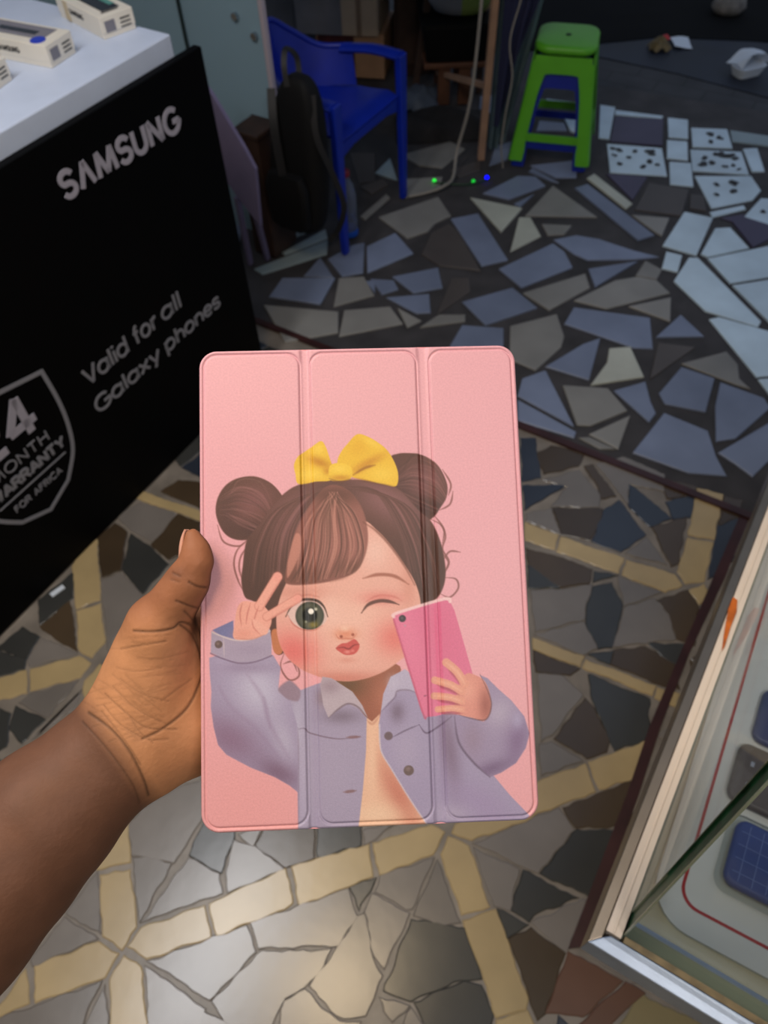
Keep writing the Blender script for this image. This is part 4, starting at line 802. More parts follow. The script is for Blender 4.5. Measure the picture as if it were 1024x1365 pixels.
# ------------------------------------------------------------------ lettering built from strokes
def arc(cx, cy, rx, ry, a0, a1, n=14): return [(cx+rx*math.cos(math.radians(t)), cy+ry*math.sin(math.radians(t))) for t in np.linspace(a0, a1, n)]
XH = .70
def lc_o(w=.62): return arc(w/2, XH/2, w/2, XH/2, 90, 450, 28)
def S_(w, h): return arc(w/2, h*.74, w/2, h*.26, 20, 250, 16)[:-1]+arc(w/2, h*.26, w/2, h*.26, 90, -160, 16)
GL = {
 'V': (.72, [[(0, 1), (.36, 0), (.72, 1)]]), 'a': (.66, [lc_o(), [(.62, XH), (.62, 0)]]), 'l': (.10, [[(.05, 1.03), (.05, 0)]]), 'i': (.10, [[(.05, XH), (.05, 0)], [(.05, 1.02), (.05, .90)]]),
 'd': (.66, [lc_o(), [(.62, 1.03), (.62, 0)]]), 'f': (.40, [arc(.36, .80, .20, .22, 90, 180, 8)+[(.16, 0)], [(0, XH-.02), (.36, XH-.02)]]), 'o': (.64, [lc_o()]),
 'r': (.36, [[(.05, XH), (.05, 0)], arc(.33, .38, .28, .30, 178, 82, 8)]), 'G': (.86, [arc(.45, .5, .45, .5, 45, 340, 26), [(.50, .46), (.90, .46), (.88, .30)]]), 'x': (.56, [[(0, XH), (.56, 0)], [(.56, XH), (0, 0)]]),
 'y': (.60, [[(0, XH), (.31, 0)], [(.60, XH), (.18, -.32)]]), 'p': (.66, [lc_o(), [(.02, XH), (.02, -.32)]]), 'h': (.56, [[(.03, 1.03), (.03, 0)], arc(.29, .40, .25, .28, 180, 0, 12)+[(.54, 0)]]),
 'n': (.56, [[(.03, XH), (.03, 0)], arc(.29, .40, .25, .28, 180, 0, 12)+[(.54, 0)]]), 'e': (.62, [[(.02, .36), (.60, .36)]+arc(.31, .35, .30, .34, 5, 318, 22)]), 's': (.46, [S_(.46, XH)]),
 'S': (.62, [S_(.62, 1)]), 'A': (.72, [[(0, 0), (.36, 1), (.72, 0)], [(.14, .30), (.58, .30)]]), 'Λ': (.70, [[(0, 0), (.35, 1), (.70, 0)]]), 'M': (1.0, [[(0, 0), (.12, 1), (.5, .05), (.88, 1), (1.0, 0)]]),
 'U': (.66, [[(0, 1), (0, .33)]+arc(.33, .33, .33, .33, 180, 360, 14)+[(.66, 1)]]), 'N': (.68, [[(0, 0), (0, 1), (.68, 0), (.68, 1)]]), 'O': (.86, [arc(.43, .5, .43, .5, 90, 450, 30)]), 'T': (.66, [[(0, .97), (.66, .97)], [(.33, 1), (.33, 0)]]),
 'H': (.66, [[(0, 1), (0, 0)], [(.66, 1), (.66, 0)], [(0, .52), (.66, .52)]]), 'W': (1.0, [[(0, 1), (.25, 0), (.5, .95), (.75, 0), (1, 1)]]), 'R': (.64, [[(0, 0), (0, .97), (.36, .97)]+arc(.36, .73, .24, .24, 80, -90, 10)+[(0, .49)], [(.30, .49), (.64, 0)]]),
 'Y': (.70, [[(0, 1), (.35, .45), (.35, 0)], [(.70, 1), (.35, .45)]]), 'F': (.54, [[(0, 0), (0, .97), (.54, .97)], [(0, .52), (.48, .52)]]), 'I': (.08, [[(.04, 1), (.04, 0)]]), 'C': (.80, [arc(.45, .5, .45, .5, 45, 315, 26)]),
 '2': (.64, [arc(.32, .70, .30, .28, 165, -30, 16)+[(.02, .06), (.66, .06)]]), '4': (.74, [[(.52, 0), (.52, 1), (.02, .28), (.76, .28)]]), ' ': (.30, [])}
def ribbon(mb, P, w, fn, th):
    """flat stroke of width w along P in letter space; fn maps (x, y, depth) into the world"""
    P = [np.array(p, float) for p in P]; L, R_ = [], []; closed = np.linalg.norm(P[0]-P[-1]) < 1e-6
    for i in range(len(P)):
        d0 = P[i]-P[i-1] if i else (P[0]-P[-2] if closed else P[1]-P[0]); d1 = P[i+1]-P[i] if i < len(P)-1 else (P[1]-P[0] if closed else P[i]-P[i-1])
        d0 = d0/(np.linalg.norm(d0)+1e-9); d1 = d1/(np.linalg.norm(d1)+1e-9); t = d0+d1
        if np.linalg.norm(t) < .2: t = np.array([-d0[1], d0[0]])
        t /= np.linalg.norm(t); n = np.array([-t[1], t[0]]); c = max(.8, abs(n@np.array([-d0[1], d0[0]])))
        L.append(P[i]+n*w/2/c); R_.append(P[i]-n*w/2/c)
    vs = []; fs = []
    for l, r in zip(L, R_): vs += [fn(l[0], l[1], th), fn(r[0], r[1], th), fn(l[0], l[1], 0), fn(r[0], r[1], 0)]
    for i in range(len(P)-1):
        a, b = 4*i, 4*i+4; fs += [(a, a+1, b+1, b), (a, b, b+2, a+2), (a+1, a+3, b+3, b+1)]
    fs += [(0, 2, 3, 1), (4*len(P)-4, 4*len(P)-3, 4*len(P)-1, 4*len(P)-2)]
    mb.add(vs, fs)
def strokes(mb, P, w, fn, th):
    """one ribbon per smooth run: sharp corners are cut and overlapped"""
    P = [np.array(p, float) for p in P]; run = [P[0]]
    for i in range(1, len(P)):
        run.append(P[i])
        if i == len(P)-1: break
        a = P[i]-P[i-1]; b = P[i+1]-P[i]; c = (a@b)/(np.linalg.norm(a)*np.linalg.norm(b)+1e-12)
        if c < .6: ribbon(mb, run, w, fn, th); run = [P[i]]
    ribbon(mb, run, w, fn, th)
def write(mb, text, x0, x1, y, h, w, fn, th=.0012, gap=.16):
    """set a line from x0 to x1, cap height h"""
    adv = []; x = 0
    for ch in text: adv.append(x); x += GL[ch][0]+gap
    tot = x-gap; k = (x1-x0)/(tot*h)
    for ch, a in zip(text, adv):
        for st in GL[ch][1]: strokes(mb, [(x0+(a+p[0])*h*k, y+p[1]*h) for p in st], w, fn, th)

# ------------------------------------------------------------------ black display counter
BLACKP = mat('black_laminate', (5, 5, 6), .6, var=.15, scale=3, spec=.08)
WHITEP = mat('white_laminate', (206, 218, 242), .42, var=.03)
LETTER = mat('silver_grey_lettering', (172, 168, 182), .5)
LETTER2 = mat('grey_badge_print', (138, 138, 146), .5)
ctr = thing('display_counter', 'black display counter with a white worktop and silver lettering on its front', 'counter', W(-.9, -.27), YAW)
def aisle_box(mb, a0, a1, n0, n1, z0, z1): return hexa(mb, [W(a0, n0, z0), W(a1, n0, z0), W(a1, n1, z0), W(a0, n1, z0)], [W(a0, n0, z1), W(a1, n0, z1), W(a1, n1, z1), W(a0, n1, z1)])
mb = MB(); aisle_box(mb, -2.2, 0, -.020, 0, 0.004, .897); mb.build('front_panel', BLACKP, ctr, bevel=.002)
mb = MB(); aisle_box(mb, -.07, -.05, -.56, -.021, 0.004, .888); mb.build('side_panel', BLACKP, ctr, bevel=.002)
mb = MB(); aisle_box(mb, -2.2, -.05, -.58, -.56, 0.004, .888); mb.build('rear_panel', BLACKP, ctr, bevel=.002)
mb = MB(); aisle_box(mb, -2.2, -.058, -.58, -.022, .889, .936); mb.build('worktop', WHITEP, ctr, bevel=.003)
face = lambda x, y, d: W(x, .0003+d, y)
mb = MB()
fs_ = lambda x, y, d: W(x, .0003+d, y-(x+.445)*.035)
write(mb, 'SΛMSUNG', -.440, -.112, .786, .047, .0108, fs_, gap=.30)
mb.build('brand_lettering', LETTER, ctr)['label'] = 'large silver capital lettering'
for wd, x0, x1, y, h in (('Valid', -.562, -.430, .402, .043), ('for', -.405, -.330, .402, .043), ('all', -.308, -.244, .402, .043), ('Galaxy', -.566, -.352, .320, .040), ('phones', -.326, -.120, .320, .040)):
    mb = MB(); write(mb, wd, x0, x1, y, h, .0070, face); mb.build('slogan_word', LETTER2, ctr)['label'] = 'grey slogan lettering'
half = [(.0, .545), (.036, .536), (.133, .512), (.137, .43), (.132, .358), (.114, .289), (.070, .229), (0, .197)]
mb = MB(); R2 = catmull(half[2:-1], 5).tolist(); outl = [half[0], half[1]]+R2+[half[-1]]; full = [(-.779-x, z) for x, z in outl]+[(-.779+x, z) for x, z in outl[::-1][1:]]
ribbon(mb, full+[full[0]], .0095, face, .0012); bdg = mb.build('warranty_badge', LETTER2, ctr); bdg['label'] = 'grey shield outline around the warranty wording'
mb = MB(); write(mb, '24', -.852, -.706, .408, .095, .019, face, gap=.2); mb.build('badge_numeral', LETTER, bdg)
mb = MB(); write(mb, 'MONTH', -.858, -.702, .361, .026, .0036, face, gap=.26); write(mb, 'WARRANTY', -.880, -.674, .318, .026, .0070, face, gap=.2); write(mb, 'FOR AFRICA', -.846, -.712, .262, .017, .0030, face, gap=.24)
ribbon(mb, [(-.875, .300), (-.683, .300)], .0036, face, .0012); mb.build('badge_wording', LETTER2, bdg)

# phone boxes on the worktop
CARD = mat('white_box_card', (232, 226, 214), .5, var=.03)
GREYC = mat('grey_box_print', (128, 126, 136), .5); DARKC = mat('black_phone_print', (20, 22, 26), .25); TEALC = mat('teal_screen_print', (86, 150, 140), .3); BLUEC = mat('blue_seal_print', (34, 60, 190), .4); INK = mat('dark_box_ink', (40, 38, 40), .5); GOLD = mat('pale_gold_seal', (200, 182, 146), .45)
def pbox(label, near, yawd, L, w, h, kind):
    """near = worktop corner nearest the counter edge; local x runs along the long side away from the edge"""
    t = thing('phone_box', label, 'phone box', near, math.radians(yawd), 'phone boxes on the white worktop')
    def lb(name, m, c, s, par=t, bev=0., lab=None):
        q = MB(); box(q, c, s); o = q.build(name, m, par, bevel=bev, world=False)
        if lab: o['label'] = lab
        return o
    lb('box_base', CARD, (L/2, w/2, h*.3), (L-.002, w-.002, h*.6), bev=.0015); lid = lb('box_lid', CARD, (L/2, w/2, h*.62), (L, w, h*.76), bev=.0015)
    if kind == 0:
        lb('phone_picture', DARKC, (L*.52, w*.47, h+.0004), (L*.80, w*.52, .0008), lid, lab='black phone picture'); lb('screen_picture', TEALC, (L*.56, w*.28, h+.0008), (L*.66, w*.16, .0008), lid, lab='teal screen picture')
        lb('printed_name', INK, (L*.09, w*.55, h+.0004), (.004, w*.5, .0008), lid)
    elif kind == 1:
        lb('phone_picture', GREYC, (L*.56, w*.42, h+.0004), (L*.84, w*.62, .0008), lid, lab='grey picture panel'); lb('camera_picture', DARKC, (L*.56, w*.46, h+.0008), (L*.54, w*.2, .0008), lid, lab='black rounded picture')
        q = MB(); lathe(q, [(.015, 0), (.015, .0012), (.012, .0016)], (L*.17, w*.78, h), 20); q.build('seal', BLUEC, lid, world=False)['label'] = 'round blue seal'
    q = MB()
    for k, (y, ww) in enumerate(((.30, .34), (.30, .34), (.30, .34))): box(q, (-.0004, w*(.28), h*(.32+.18*k)), (.0008, w*.30, h*.06))
    q.build('barcode_print', INK, lid, world=False)
    q = MB(); box(q, (-.0004, w*.74, h*.52), (.0008, w*.30, h*.5)); q.build('text_print', GREYC, lid, world=False)
    q = MB(); write(q, 'SΛMSUNG', 0, .052, 0, .0085, .0019, lambda x, y, d: (L*.70-x, w+.0002+d, h*.48+y), th=.0006, gap=.3); q.build('brand_print', INK, lid, world=False)
    q = MB(); box(q, (L*.78, w+.0003, h*.5), (L*.10, .0006, h*.9)); q.build('tape_seal', GOLD, lid, world=False)
    return t
def wt(px, py): return fl(px, py, .936)
def pb(label, c0, c1, L, w, h, kind):
    """c0 = near corner of the short end, c1 = its far corner (photo marks of the foot line)"""
    a = wt(*c0); b = wt(*c1); d = b-a; w_ = np.linalg.norm(d); ang = math.degrees(math.atan2(d[1], d[0]))
    # local +y must run from b back to a, +x away from the edge
    return pbox(label, b, ang+90, L, w_, h, kind)
pb('white phone box with a teal-screened black phone on its lid, nearest the counter end', (140, 54), (183, 38), .172, .08, .040, 0)
pb('white phone box with a grey lid panel and round blue seal, middle of the worktop', (70, 92), (103, 70), .172, .08, .040, 1)
pb('white phone box cut by the left picture edge, farthest from the counter corner', (-12, 128), (18, 106), .172, .08, .040, 2)

# ------------------------------------------------------------------ what stands at the street end of the counter
FROST = glass_mat('frosted_teal_glass', (156, 186, 204), .5, cloud=.74)
EDGEM = mat('pale_mauve_edge_strip', (176, 166, 178), .5)
gp = thing('glass_partition', 'frosted teal glass panel with a pale edge strip, behind the black counter', 'glass panel', W(.565, -.75), YAW)
mb = MB(); prism(mb, [W(.562, n_, z_) for n_, z_ in ((-.30, .432), (-.392, .432), (-.392, .004), (-1.25, .004), (-1.25, 1.25), (-.30, 1.25))], E_*.006); mb.build('pane', FROST, gp)
mb = MB(); aisle_box(mb, .556, .574, -.2995, -.285, .432, 1.25); mb.build('edge_strip', EDGEM, gp, bevel=.002)
mb = MB(); aisle_box(mb, .553, .561, -.598, -.590, .004, 1.25); mb.build('joint_strip', mat('dark_green_seal', (28, 44, 46), .4), gp)
for n_, z_ in ((-.385, .705), (-.325, .665)):
    mb = MB(); c = W(.561, n_, z_); tube(mb, [c, c-E_*.012], .010, 14, 0); mb.build('bolt', mat('bright_steel', (190, 194, 200), .25, 1.), gp, smooth=40)
LIL = mat('lilac_painted_board', (120, 112, 146), .6, var=.06)
lb_ = thing('folding_board', 'lilac folding board stand leaning beside the street end of the counter', 'board', W(.3, -.5), YAW)
def on_a(px, py, a):
    d = ray(px, py); t = ((W(a, 0)-EYE)@E_)/(d@E_); return EYE+d*t
mb = MB(); prism(mb, [on_a(*q, .34) for q in ((262, 100),(282, 126),(326, 199),(340, 226),(347, 302),(316, 262),(280, 210))], E_*.012); mb.build('panel', LIL, lb_)
for q0, q1 in (((316, 262), (334, 352)), ((341, 285), (357, 346))):
    p0, p1 = on_a(*q0, .352), fl(*q1); mb = MB(); bar(mb, p0, p1+[0, 0, .001], .018, .012, N_); mb.build('leg', LIL, lb_)
WOODD = mat('dark_brown_wood', (52, 34, 26), .6, var=.3, scale=16)
pd = thing('wooden_pedestal', 'dark brown wooden pedestal box under the frosted glass edge', 'pedestal', W(.52, -.35), YAW)
mb = MB(); aisle_box(mb, .462, .590, -.382, -.295, .0065, .415); mb.build('body', WOODD, pd, bevel=.004)
mb = MB(); aisle_box(mb, .456, .596, -.388, -.289, .4155, .431); mb.build('top_board', WOODD, pd, bevel=.003)
mb = MB(); c = W(.462, -.335, .25); tube(mb, [c, c-E_*.014], .012, 12, 0); mb.build('knob', mat('old_brass', (120, 92, 58), .4, .8), pd, smooth=40)
# ------------------------------------------------------------------ glass showcase on the right
ZF = .70
Q0 = fl(795, 1262, ZF)-N_*.009
def K(s, t, z): return Q0+E_*s+N_*t+np.array([0, 0, z-ZF])
SL, TWD = 1.75, .62
ALU = mat('brushed_aluminium', (176, 188, 206), .48, 1., var=.06, scale=30, bump=.12, bscale=300)
ALUDIM = mat('dim_toned_aluminium', (150, 136, 120), .36, 1., var=.08, scale=20)  # darker tan version of the aluminium: the left rail's dim reflections as colour
CREAM = mat('cream_channel_strip', (232, 214, 196), .45, var=.04)
GLS = glass_mat('clear_showcase_glass', (250, 252, 251), .5)
GEDGE = mat('dark_green_glass_edge', (20, 66, 42), .3, var=.6, scale=40, spec=.25)
GRIM = mat('pale_green_glass_arris', (140, 150, 130), .2, spec=.8)
sc = thing('glass_showcase', 'aluminium framed glass showcase on dark legs at the right', 'showcase', K(SL/2, TWD/2, 0), YAW)
def kbox(mb, s0, s1, t0, t1, z0, z1, tilt=0., mi=0):
    return hexa(mb, [K(s0, t0, z0), K(s1, t0, z0), K(s1, t1, z0), K(s0, t1, z0)], [K(s0, t0, z1-tilt), K(s1, t0, z1-tilt), K(s1, t1, z1), K(s0, t1, z1)], mi)
# left rail (its top rolls slightly to the aisle), front rail, right and rear rails
mb = MB(); hexa(mb, [K(0, 0, .655), K(SL, 0, .655), K(SL, .0115, .655), K(.0115, .0115, .655)], [K(0, 0, ZF-.003), K(SL, 0, ZF-.003), K(SL, .0115, ZF), K(.0115, .0115, ZF)]); mb.build('side_rail', ALUDIM, sc, bevel=.0012)
mb = MB(); hexa(mb, [K(0, 0, .655), K(.0112, .0112, .655), K(.0165, .018, .655), K(.0165, TWD, .655), K(0, TWD, .655)], [K(0, 0, ZF-.0005), K(.0112, .0112, ZF+.001), K(.0165, .018, ZF+.001), K(.0165, TWD, ZF+.001), K(0, TWD, ZF-.0005)]); mb.build('front_rail', ALU, sc, bevel=.0012)['label'] = 'bright aluminium front rail'
mb = MB(); kbox(mb, .017, SL, TWD-.017, TWD, .655, ZF); mb.build('side_rail', ALU, sc, bevel=.0012)
mb = MB(); kbox(mb, SL-.017, SL, .0175, TWD-.0175, .655, ZF); mb.build('rear_rail', ALU, sc, bevel=.0012)
mb = MB(); kbox(mb, .019, SL-.02, .012, .0275, .66, ZF+.001); kbox(mb, .019, SL-.02, .0185, .0205, ZF+.001, ZF+.0022); mb.build('glass_channel', CREAM, sc, bevel=.001)['label'] = 'cream strip along the left glass'
orange_m = mat('orange_patch', (196, 98, 24), .5, var=.4, scale=60); 
mb = MB()
p = [fl(*q, ZF+.0022) for q in ((977,796),(983,800),(982,816),(974,836),(966,862),(962,868),(966,840),(971,812))]; prism(mb, p, (0, 0, .0007))
mb.build('orange_mark', orange_m, sc)['label'] = 'orange mark on the cream strip'  # thin orange patch laid along the cream strip
mb = MB(); kbox(mb, .0175, .024, .031, TWD-.02, .66, ZF-.002); mb.build('front_seal', mat('brown_sealant', (120, 104, 74), .5, var=.4, scale=60), sc)
# base deck, seen through the glass
DECK = mat('beige_deck_board', (222, 214, 186), .5, var=.08, scale=6)
mb = MB(); kbox(mb, .0245, SL-.02, .031, TWD-.02, .628, .640); mb.build('deck', DECK, sc)
mb = MB(); kbox(mb, .0245, .056, .0315, TWD-.0205, .6405, .6500); mb.build('deck_rail', ALU, sc, bevel=.002)['label'] = 'pale metal rail inside the front glass'
# panes: the left one stands in the channel, the front one leans back
LEAN = .13
def pane(name, ring, off, par=sc):
    a = [np.array(r) for r in ring]; b = [r+np.asarray(off) for r in a]; n = len(a)
    q = MB(); q.add(a+b, [tuple(range(n)), tuple(range(2*n-1, n-1, -1))], 0); q.add(a+b, [(i, (i+1) % n, n+(i+1) % n, n+i) for i in range(n) if i % 2], 1); q.add(a+b, [(i, (i+1) % n, n+(i+1) % n, n+i) for i in range(n) if i % 2 == 0], 2)
    return q.build(name, [GLS, GEDGE, GRIM], par)
ZT = 1.06
pane('side_glass', [K(.044, .0280, ZF-.03), K(SL-.03, .0280, ZF-.03), K(SL-.03, .0280, ZT), K(.044+LEAN*(ZT-ZF), .0280, ZT)], N_*.006)
pane('front_glass', [K(.0245, .030, .664), K(.0245, TWD-.022, .664), K(.0245+LEAN*(ZT-.664), TWD-.022, ZT), K(.0245+LEAN*(ZT-.664), .030, ZT)], E_*.022+np.array([0, 0, .002]))
mb = MB()
for s_ in (.0238, .0480): bar(mb, K(s_, .029, .705), K(s_+LEAN*(ZT-.705), .029, ZT), .0018, .0018, E_)
mb.build('corner_arris', GRIM, sc, smooth=30)
# legs set well back under the case
DKM = mat('dark_painted_steel', (44, 42, 44), .45, .3)
for s_ in (.36, SL-.2):
    for t_ in (.26, TWD-.06): mb = MB(); kbox(mb, s_-.018, s_+.018, t_-.018, t_+.018, .004, .628); mb.build('leg', DKM, sc, bevel=.002)
mb = MB(); kbox(mb, .342, SL-.182, .242, .278, .60, .6275); kbox(mb, .342, SL-.182, TWD-.078, TWD-.042, .60, .6275); mb.build('under_frame', DKM, sc)
# white card with a red border line lying on the deck
ZB = .6405
cd = thing('display_card', 'white display card with a red border line inside the showcase', 'card', K(.45, .3, ZB+.007), YAW)
WB = mat('white_display_card', (234, 237, 237), .45, var=.04, scale=4); REDL = mat('red_border_print', (186, 36, 44), .5)
# aisle frame of the card, turned a little against the case
o0 = fl(886, 1232, ZB); th_ = math.radians(2.3); ex = E_*math.cos(th_)-N_*math.sin(th_); ey = N_*math.cos(th_)+E_*math.sin(th_)
ex = ex/np.linalg.norm(ex); ey = ey/np.linalg.norm(ey)
def cardp(x, y, z=0): return o0+ex*x+ey*y+np.array([0, 0, z])
cw, cl = .50, 1.25
rr_ = lambda ins, r, z: [cardp(cl/2+x, cw/2+y-.022, z) for x, y in rrect(cl-2*ins, cw-2*ins, r, 8)]
mb = MB(); hexa(mb, rr_(0, .045, .0), rr_(0, .045, .006)); mb.build('panel', WB, cd)
mb = MB(); A = rr_(.026, .022, .0063); Bq = rr_(.0295, .0195, .0063); n = len(A); mb.add(A+Bq, [(i, (i+1) % n, n+(i+1) % n, n+i) for i in range(n)]); mb.build('border_line', REDL, cd)
# phone covers lying in a row
CASEB = mat('blue_grid_cover', (62, 82, 150), .4, var=.06); CASED = mat('grey_brown_cover', (92, 86, 88), .45, var=.08); CASEN = mat('navy_blue_cover', (48, 62, 118), .42); CLR = glass_mat('clear_plastic_tray', (244, 246, 245), .8, cloud=.08); MARK = mat('pale_cover_marks', (168, 176, 196), .5)
def cover_case(label, x0, y0, m, tray, marks):
    """x along the row, y into the case; a cover of 76 x 160 mm with a quilted grid"""
    t = thing('phone_cover', label, 'phone cover', cardp(x0+.038, y0+.08, .0065), YAW-th_, 'phone covers in the showcase')
    T = lambda x, y, z: cardp(x0+x, y0+y, .0068+z)
    lw, lh = .076, .160
    if tray:
        q = MB(); hexa(q, [T(lw/2+x, lh/2+y, 0) for x, y in rrect(lw+.014, lh+.014, .016)], [T(lw/2+x, lh/2+y, .004) for x, y in rrect(lw+.016, lh+.016, .017)]); q.build('clear_tray', CLR, t)
    z0 = .0045 if tray else .0
    q = MB(); rings = [(-.002, 0), (0, .002), (0, .0075), (-.0018, .0098), (-.005, .0108)]; k = 28; vs = []
    for d, z in rings: vs += [T(lw/2+x, lh/2+y, z0+z) for x, y in rrect(lw+2*d, lh+2*d, .013+d, 7)]
    fs = [(i*k+j, i*k+(j+1) % k, (i+1)*k+(j+1) % k, (i+1)*k+j) for i in range(len(rings)-1) for j in range(k)]+[tuple(range(k)), tuple(range(k*(len(rings)-1), k*len(rings)))]
    q.add(vs, fs); q.build('shell', m, t, smooth=50)
    q = MB(); zz_ = z0+.0108
    if marks == 'grid':
        for i in range(1, 5): bar(q, T(i*lw/5, .006, zz_+.0002), T(i*lw/5, lh-.006, zz_+.0002), .0007, .0007)
        for j in range(1, 11): bar(q, T(.006, j*lh/11, zz_+.0002), T(lw-.006, j*lh/11, zz_+.0002), .0007, .0007)
        q.build('quilted_lines', mat('light_blue_piping', (120, 142, 206), .35), t)
    else:
        for i in range(2):
            for j in range(5):
                q = MB(); bar(q, T(.02+i*.028, .018+j*.03, zz_+.0002), T(.026+i*.028, .018+j*.03, zz_+.0002), .004, .0005); q.build('printed_mark', MARK, t)
    return t
def cxy(px, py, z=.66):
    d = fl(px, py, z)-o0; return d@ex, d@ey
x_, y_ = cxy(962, 1176); cover_case('blue quilted grid phone cover in a clear tray, nearest the front glass', x_+.002, y_, CASEB, True, 'grid')
x2, y2 = cxy(973, 1066); cover_case('dark grey-brown phone cover with pale marks, middle of the row', x_+.096, y2-.004, CASED, False, 'dots')
x3, y3 = cxy(1008, 984); cover_case('navy phone cover with pale marks, farthest from the front glass', x_+.180, y3-.004, CASEN, False, 'dots')
# ------------------------------------------------------------------ stacked plastic stools
def stool(label, z0, k, m, yaw, c):
    t = thing('plastic_stool', label, 'stool', (c[0], c[1], z0), yaw, 'two nested plastic stools')
    H = .385*k; top = .100*k; botm = .150*k; ins = .045*k
    hs = lambda z: botm+(top-botm)*(z/H)
    q = MB(); pr = [(.90, .0), (1.0, .004), (1.04, .012), (1.04, .020), (1.0, .027), (.90, .030)]; n = 28; vs = []
    for f, z in pr: vs += [(x*f, y*f, H-.028+z) for x, y in rrect(2*top*1.03, 2*top*1.03, .052*k, 7)]
    fs = [(i*n+j, i*n+(j+1) % n, (i+1)*n+(j+1) % n, (i+1)*n+j) for i in range(len(pr)-1) for j in range(n)]+[tuple(range(n)), tuple(range((len(pr)-1)*n, len(pr)*n))]
    q.add(vs, fs); seat = q.build('seat', m, t, smooth=50, world=False)
    q = MB(); lathe(q, [(.010*k, 0), (.010*k, .0012)], (0, 0, H+.002), 14); q.build('seat_hole', mat('dark_hole', (20, 40, 30), .8), seat, world=False)
    q = MB(); zt = H-.028; zb = zt-.055*k                      # apron with arched lower edge on each side
    for s in range(4):
        R4 = Matrix.Rotation(s*math.pi/2, 4, 'Z'); xs = np.linspace(-1, 1, 13); g = []
        for z_i in range(2):
            row = []
            for x in xs:
                z = zt if z_i == 0 else zb-.03*k*max(0, abs(x)-.35)**2*3
                row.append(R4 @ Vector((x*(hs(z)-.006), -hs(z), z)))
            g.append(row)
        sheet(q, g, .004)
    q.build('apron', m, seat, world=False)
    for sx, sy in ((-1, -1), (1, -1), (1, 1), (-1, 1)):
        q = MB(); g = []
        for z in np.linspace(zt-.02, 0, 10):
            h = hs(z); w_ = ins*(1.35-.35*min(1, (zt-z)/(.12*k))+.12*(z < .05)); b = .012*k
            g.append([(sx*(h-w_), sy*h, z), (sx*(h-b), sy*h, z), (sx*(h-b*.3), sy*(h-b*.3), z), (sx*h, sy*(h-b), z), (sx*h, sy*(h-w_), z)])
        sheet(q, g, .005*k); q.build('leg', m, t, smooth=40, world=False)
    zc = .085*k
    for s in range(4):
        R4 = Matrix.Rotation(s*math.pi/2, 4, 'Z'); h = hs(zc); q = MB(); box(q, (0, -h+.004, zc), (2*(h-ins)+.02, .005, .028*k)); q.xf(R4); q.build('crossbar', m, t, world=False)
    return t
sc_ = fl(741, 190); sc_ = np.array([.716, 2.925, 0]); syaw = -.27
GRN = mat('green_plastic', (88, 168, 34), .4, var=.05); BLP = mat('blue_plastic', (10, 34, 140), .4, var=.08)
stool('green plastic stool on the mosaic floor, nested over a blue one', .034, 1.0, GRN, syaw, sc_)
stool('blue plastic stool inside the green stool, only its legs showing', .0075, .925, BLP, syaw, sc_)

# ------------------------------------------------------------------ blue armchair with a backpack, bottle
ch = thing('plastic_chair', 'blue plastic armchair with a black backpack on its near side', 'chair', W(.79, -.30, .0075), YAW-math.pi/2)
# tub-shaped: one rim runs from arm to arm over the back. f = back from the front edge, s = sideways along the aisle
cp = lambda f, s, z: W(.80+s, -.105-f, z)
CBL = mat('blue_chair_plastic', (8, 38, 158), .4, var=.08)
rim = [(0, .195, .500), (.10, .192, .503), (.19, .172, .498), (.27, .125, .503), (.33, .068, .553), (.365, 0, .600)]
rim = rim+[(f, -s, z) for f, s, z in rim[::-1][1:]]; RC = catmull(rim, 6)
q = MB(); g = []
for f in np.linspace(0, .30, 9):
    w_ = .172 if f < .12 else math.sqrt(max(.0, .172**2*(1-((f-.12)/.24)**2)))
    g.append([cp(f, s, .395-.016*math.sin(math.pi*min(1, f/.30))-(.018 if f == 0 else 0)) for s in np.linspace(-w_, w_, 9)])
sheet(q, g, .007); q.build('seat', CBL, ch, smooth=50)
q = MB(); prism(q, [cp(.0, -.17, .372), cp(.0, .17, .372), cp(.0, .17, .330), cp(.0, .10, .345), cp(.0, -.10, .345), cp(.0, -.17, .330)], -N_*.006); q.build('front_apron', CBL, ch)
q = MB(); B_ = [p for p in RC if p[0] > .17]; g = []
for u in np.linspace(0, 1, 7):
    g.append([cp(f-.05*(1-u)*(f/.365), s*(.90+.10*u), .388+(z-.388)*u) for f, s, z in B_])
sheet(q, g, .006); bk = q.build('backrest', CBL, ch, smooth=60)
q = MB(); tube(q, [cp(*p) for p in B_], .009, 8, 0); q.build('back_rim', CBL, bk, smooth=60)
for sgn in (-1, 1):
    q = MB(); A_ = [p for p in RC if p[0] <= .205 and p[1]*sgn > 0]; A_.sort(key=lambda p: p[0])
    g = [[cp(f, s+sgn*dx, z-(.010 if abs(dx) > .018 else 0)) for dx in (-.024, -.012, .012, .024)] for f, s, z in A_]
    sheet(q, g, .012); q.build('armrest', CBL, ch, smooth=50)
    q = MB(); bar(q, cp(-.004, sgn*.198, .0075), cp(.0, sgn*.192, .502), .026, .020, N_, w2=.040, h2=.024); q.build('leg', CBL, ch, bevel=.004)
    q = MB(); bar(q, cp(.40, sgn*.165, .0075), cp(.27, sgn*.130, .44), .028, .022, N_, w2=.045, h2=.026); q.build('leg', CBL, ch, bevel=.004)
BAGM = mat('black_nylon', (12, 12, 14), .7, bump=.5, bscale=300, spec=.25); BAGS = mat('black_webbing', (18, 18, 22), .6)
bp_ = thing('backpack', 'black backpack with loose straps hanging on the near side of the blue chair', 'backpack', W(.50, -.20, .3), YAW)
BA, BN = .505, -.185
q = MB(); vs = []; lev = [(.135, .7, .6), (.15, .92, .85), (.20, 1.0, 1.0), (.34, 1.0, 1.0), (.46, .95, .88), (.55, .85, .70), (.60, .6, .45), (.615, .3, .2)]; n = 20
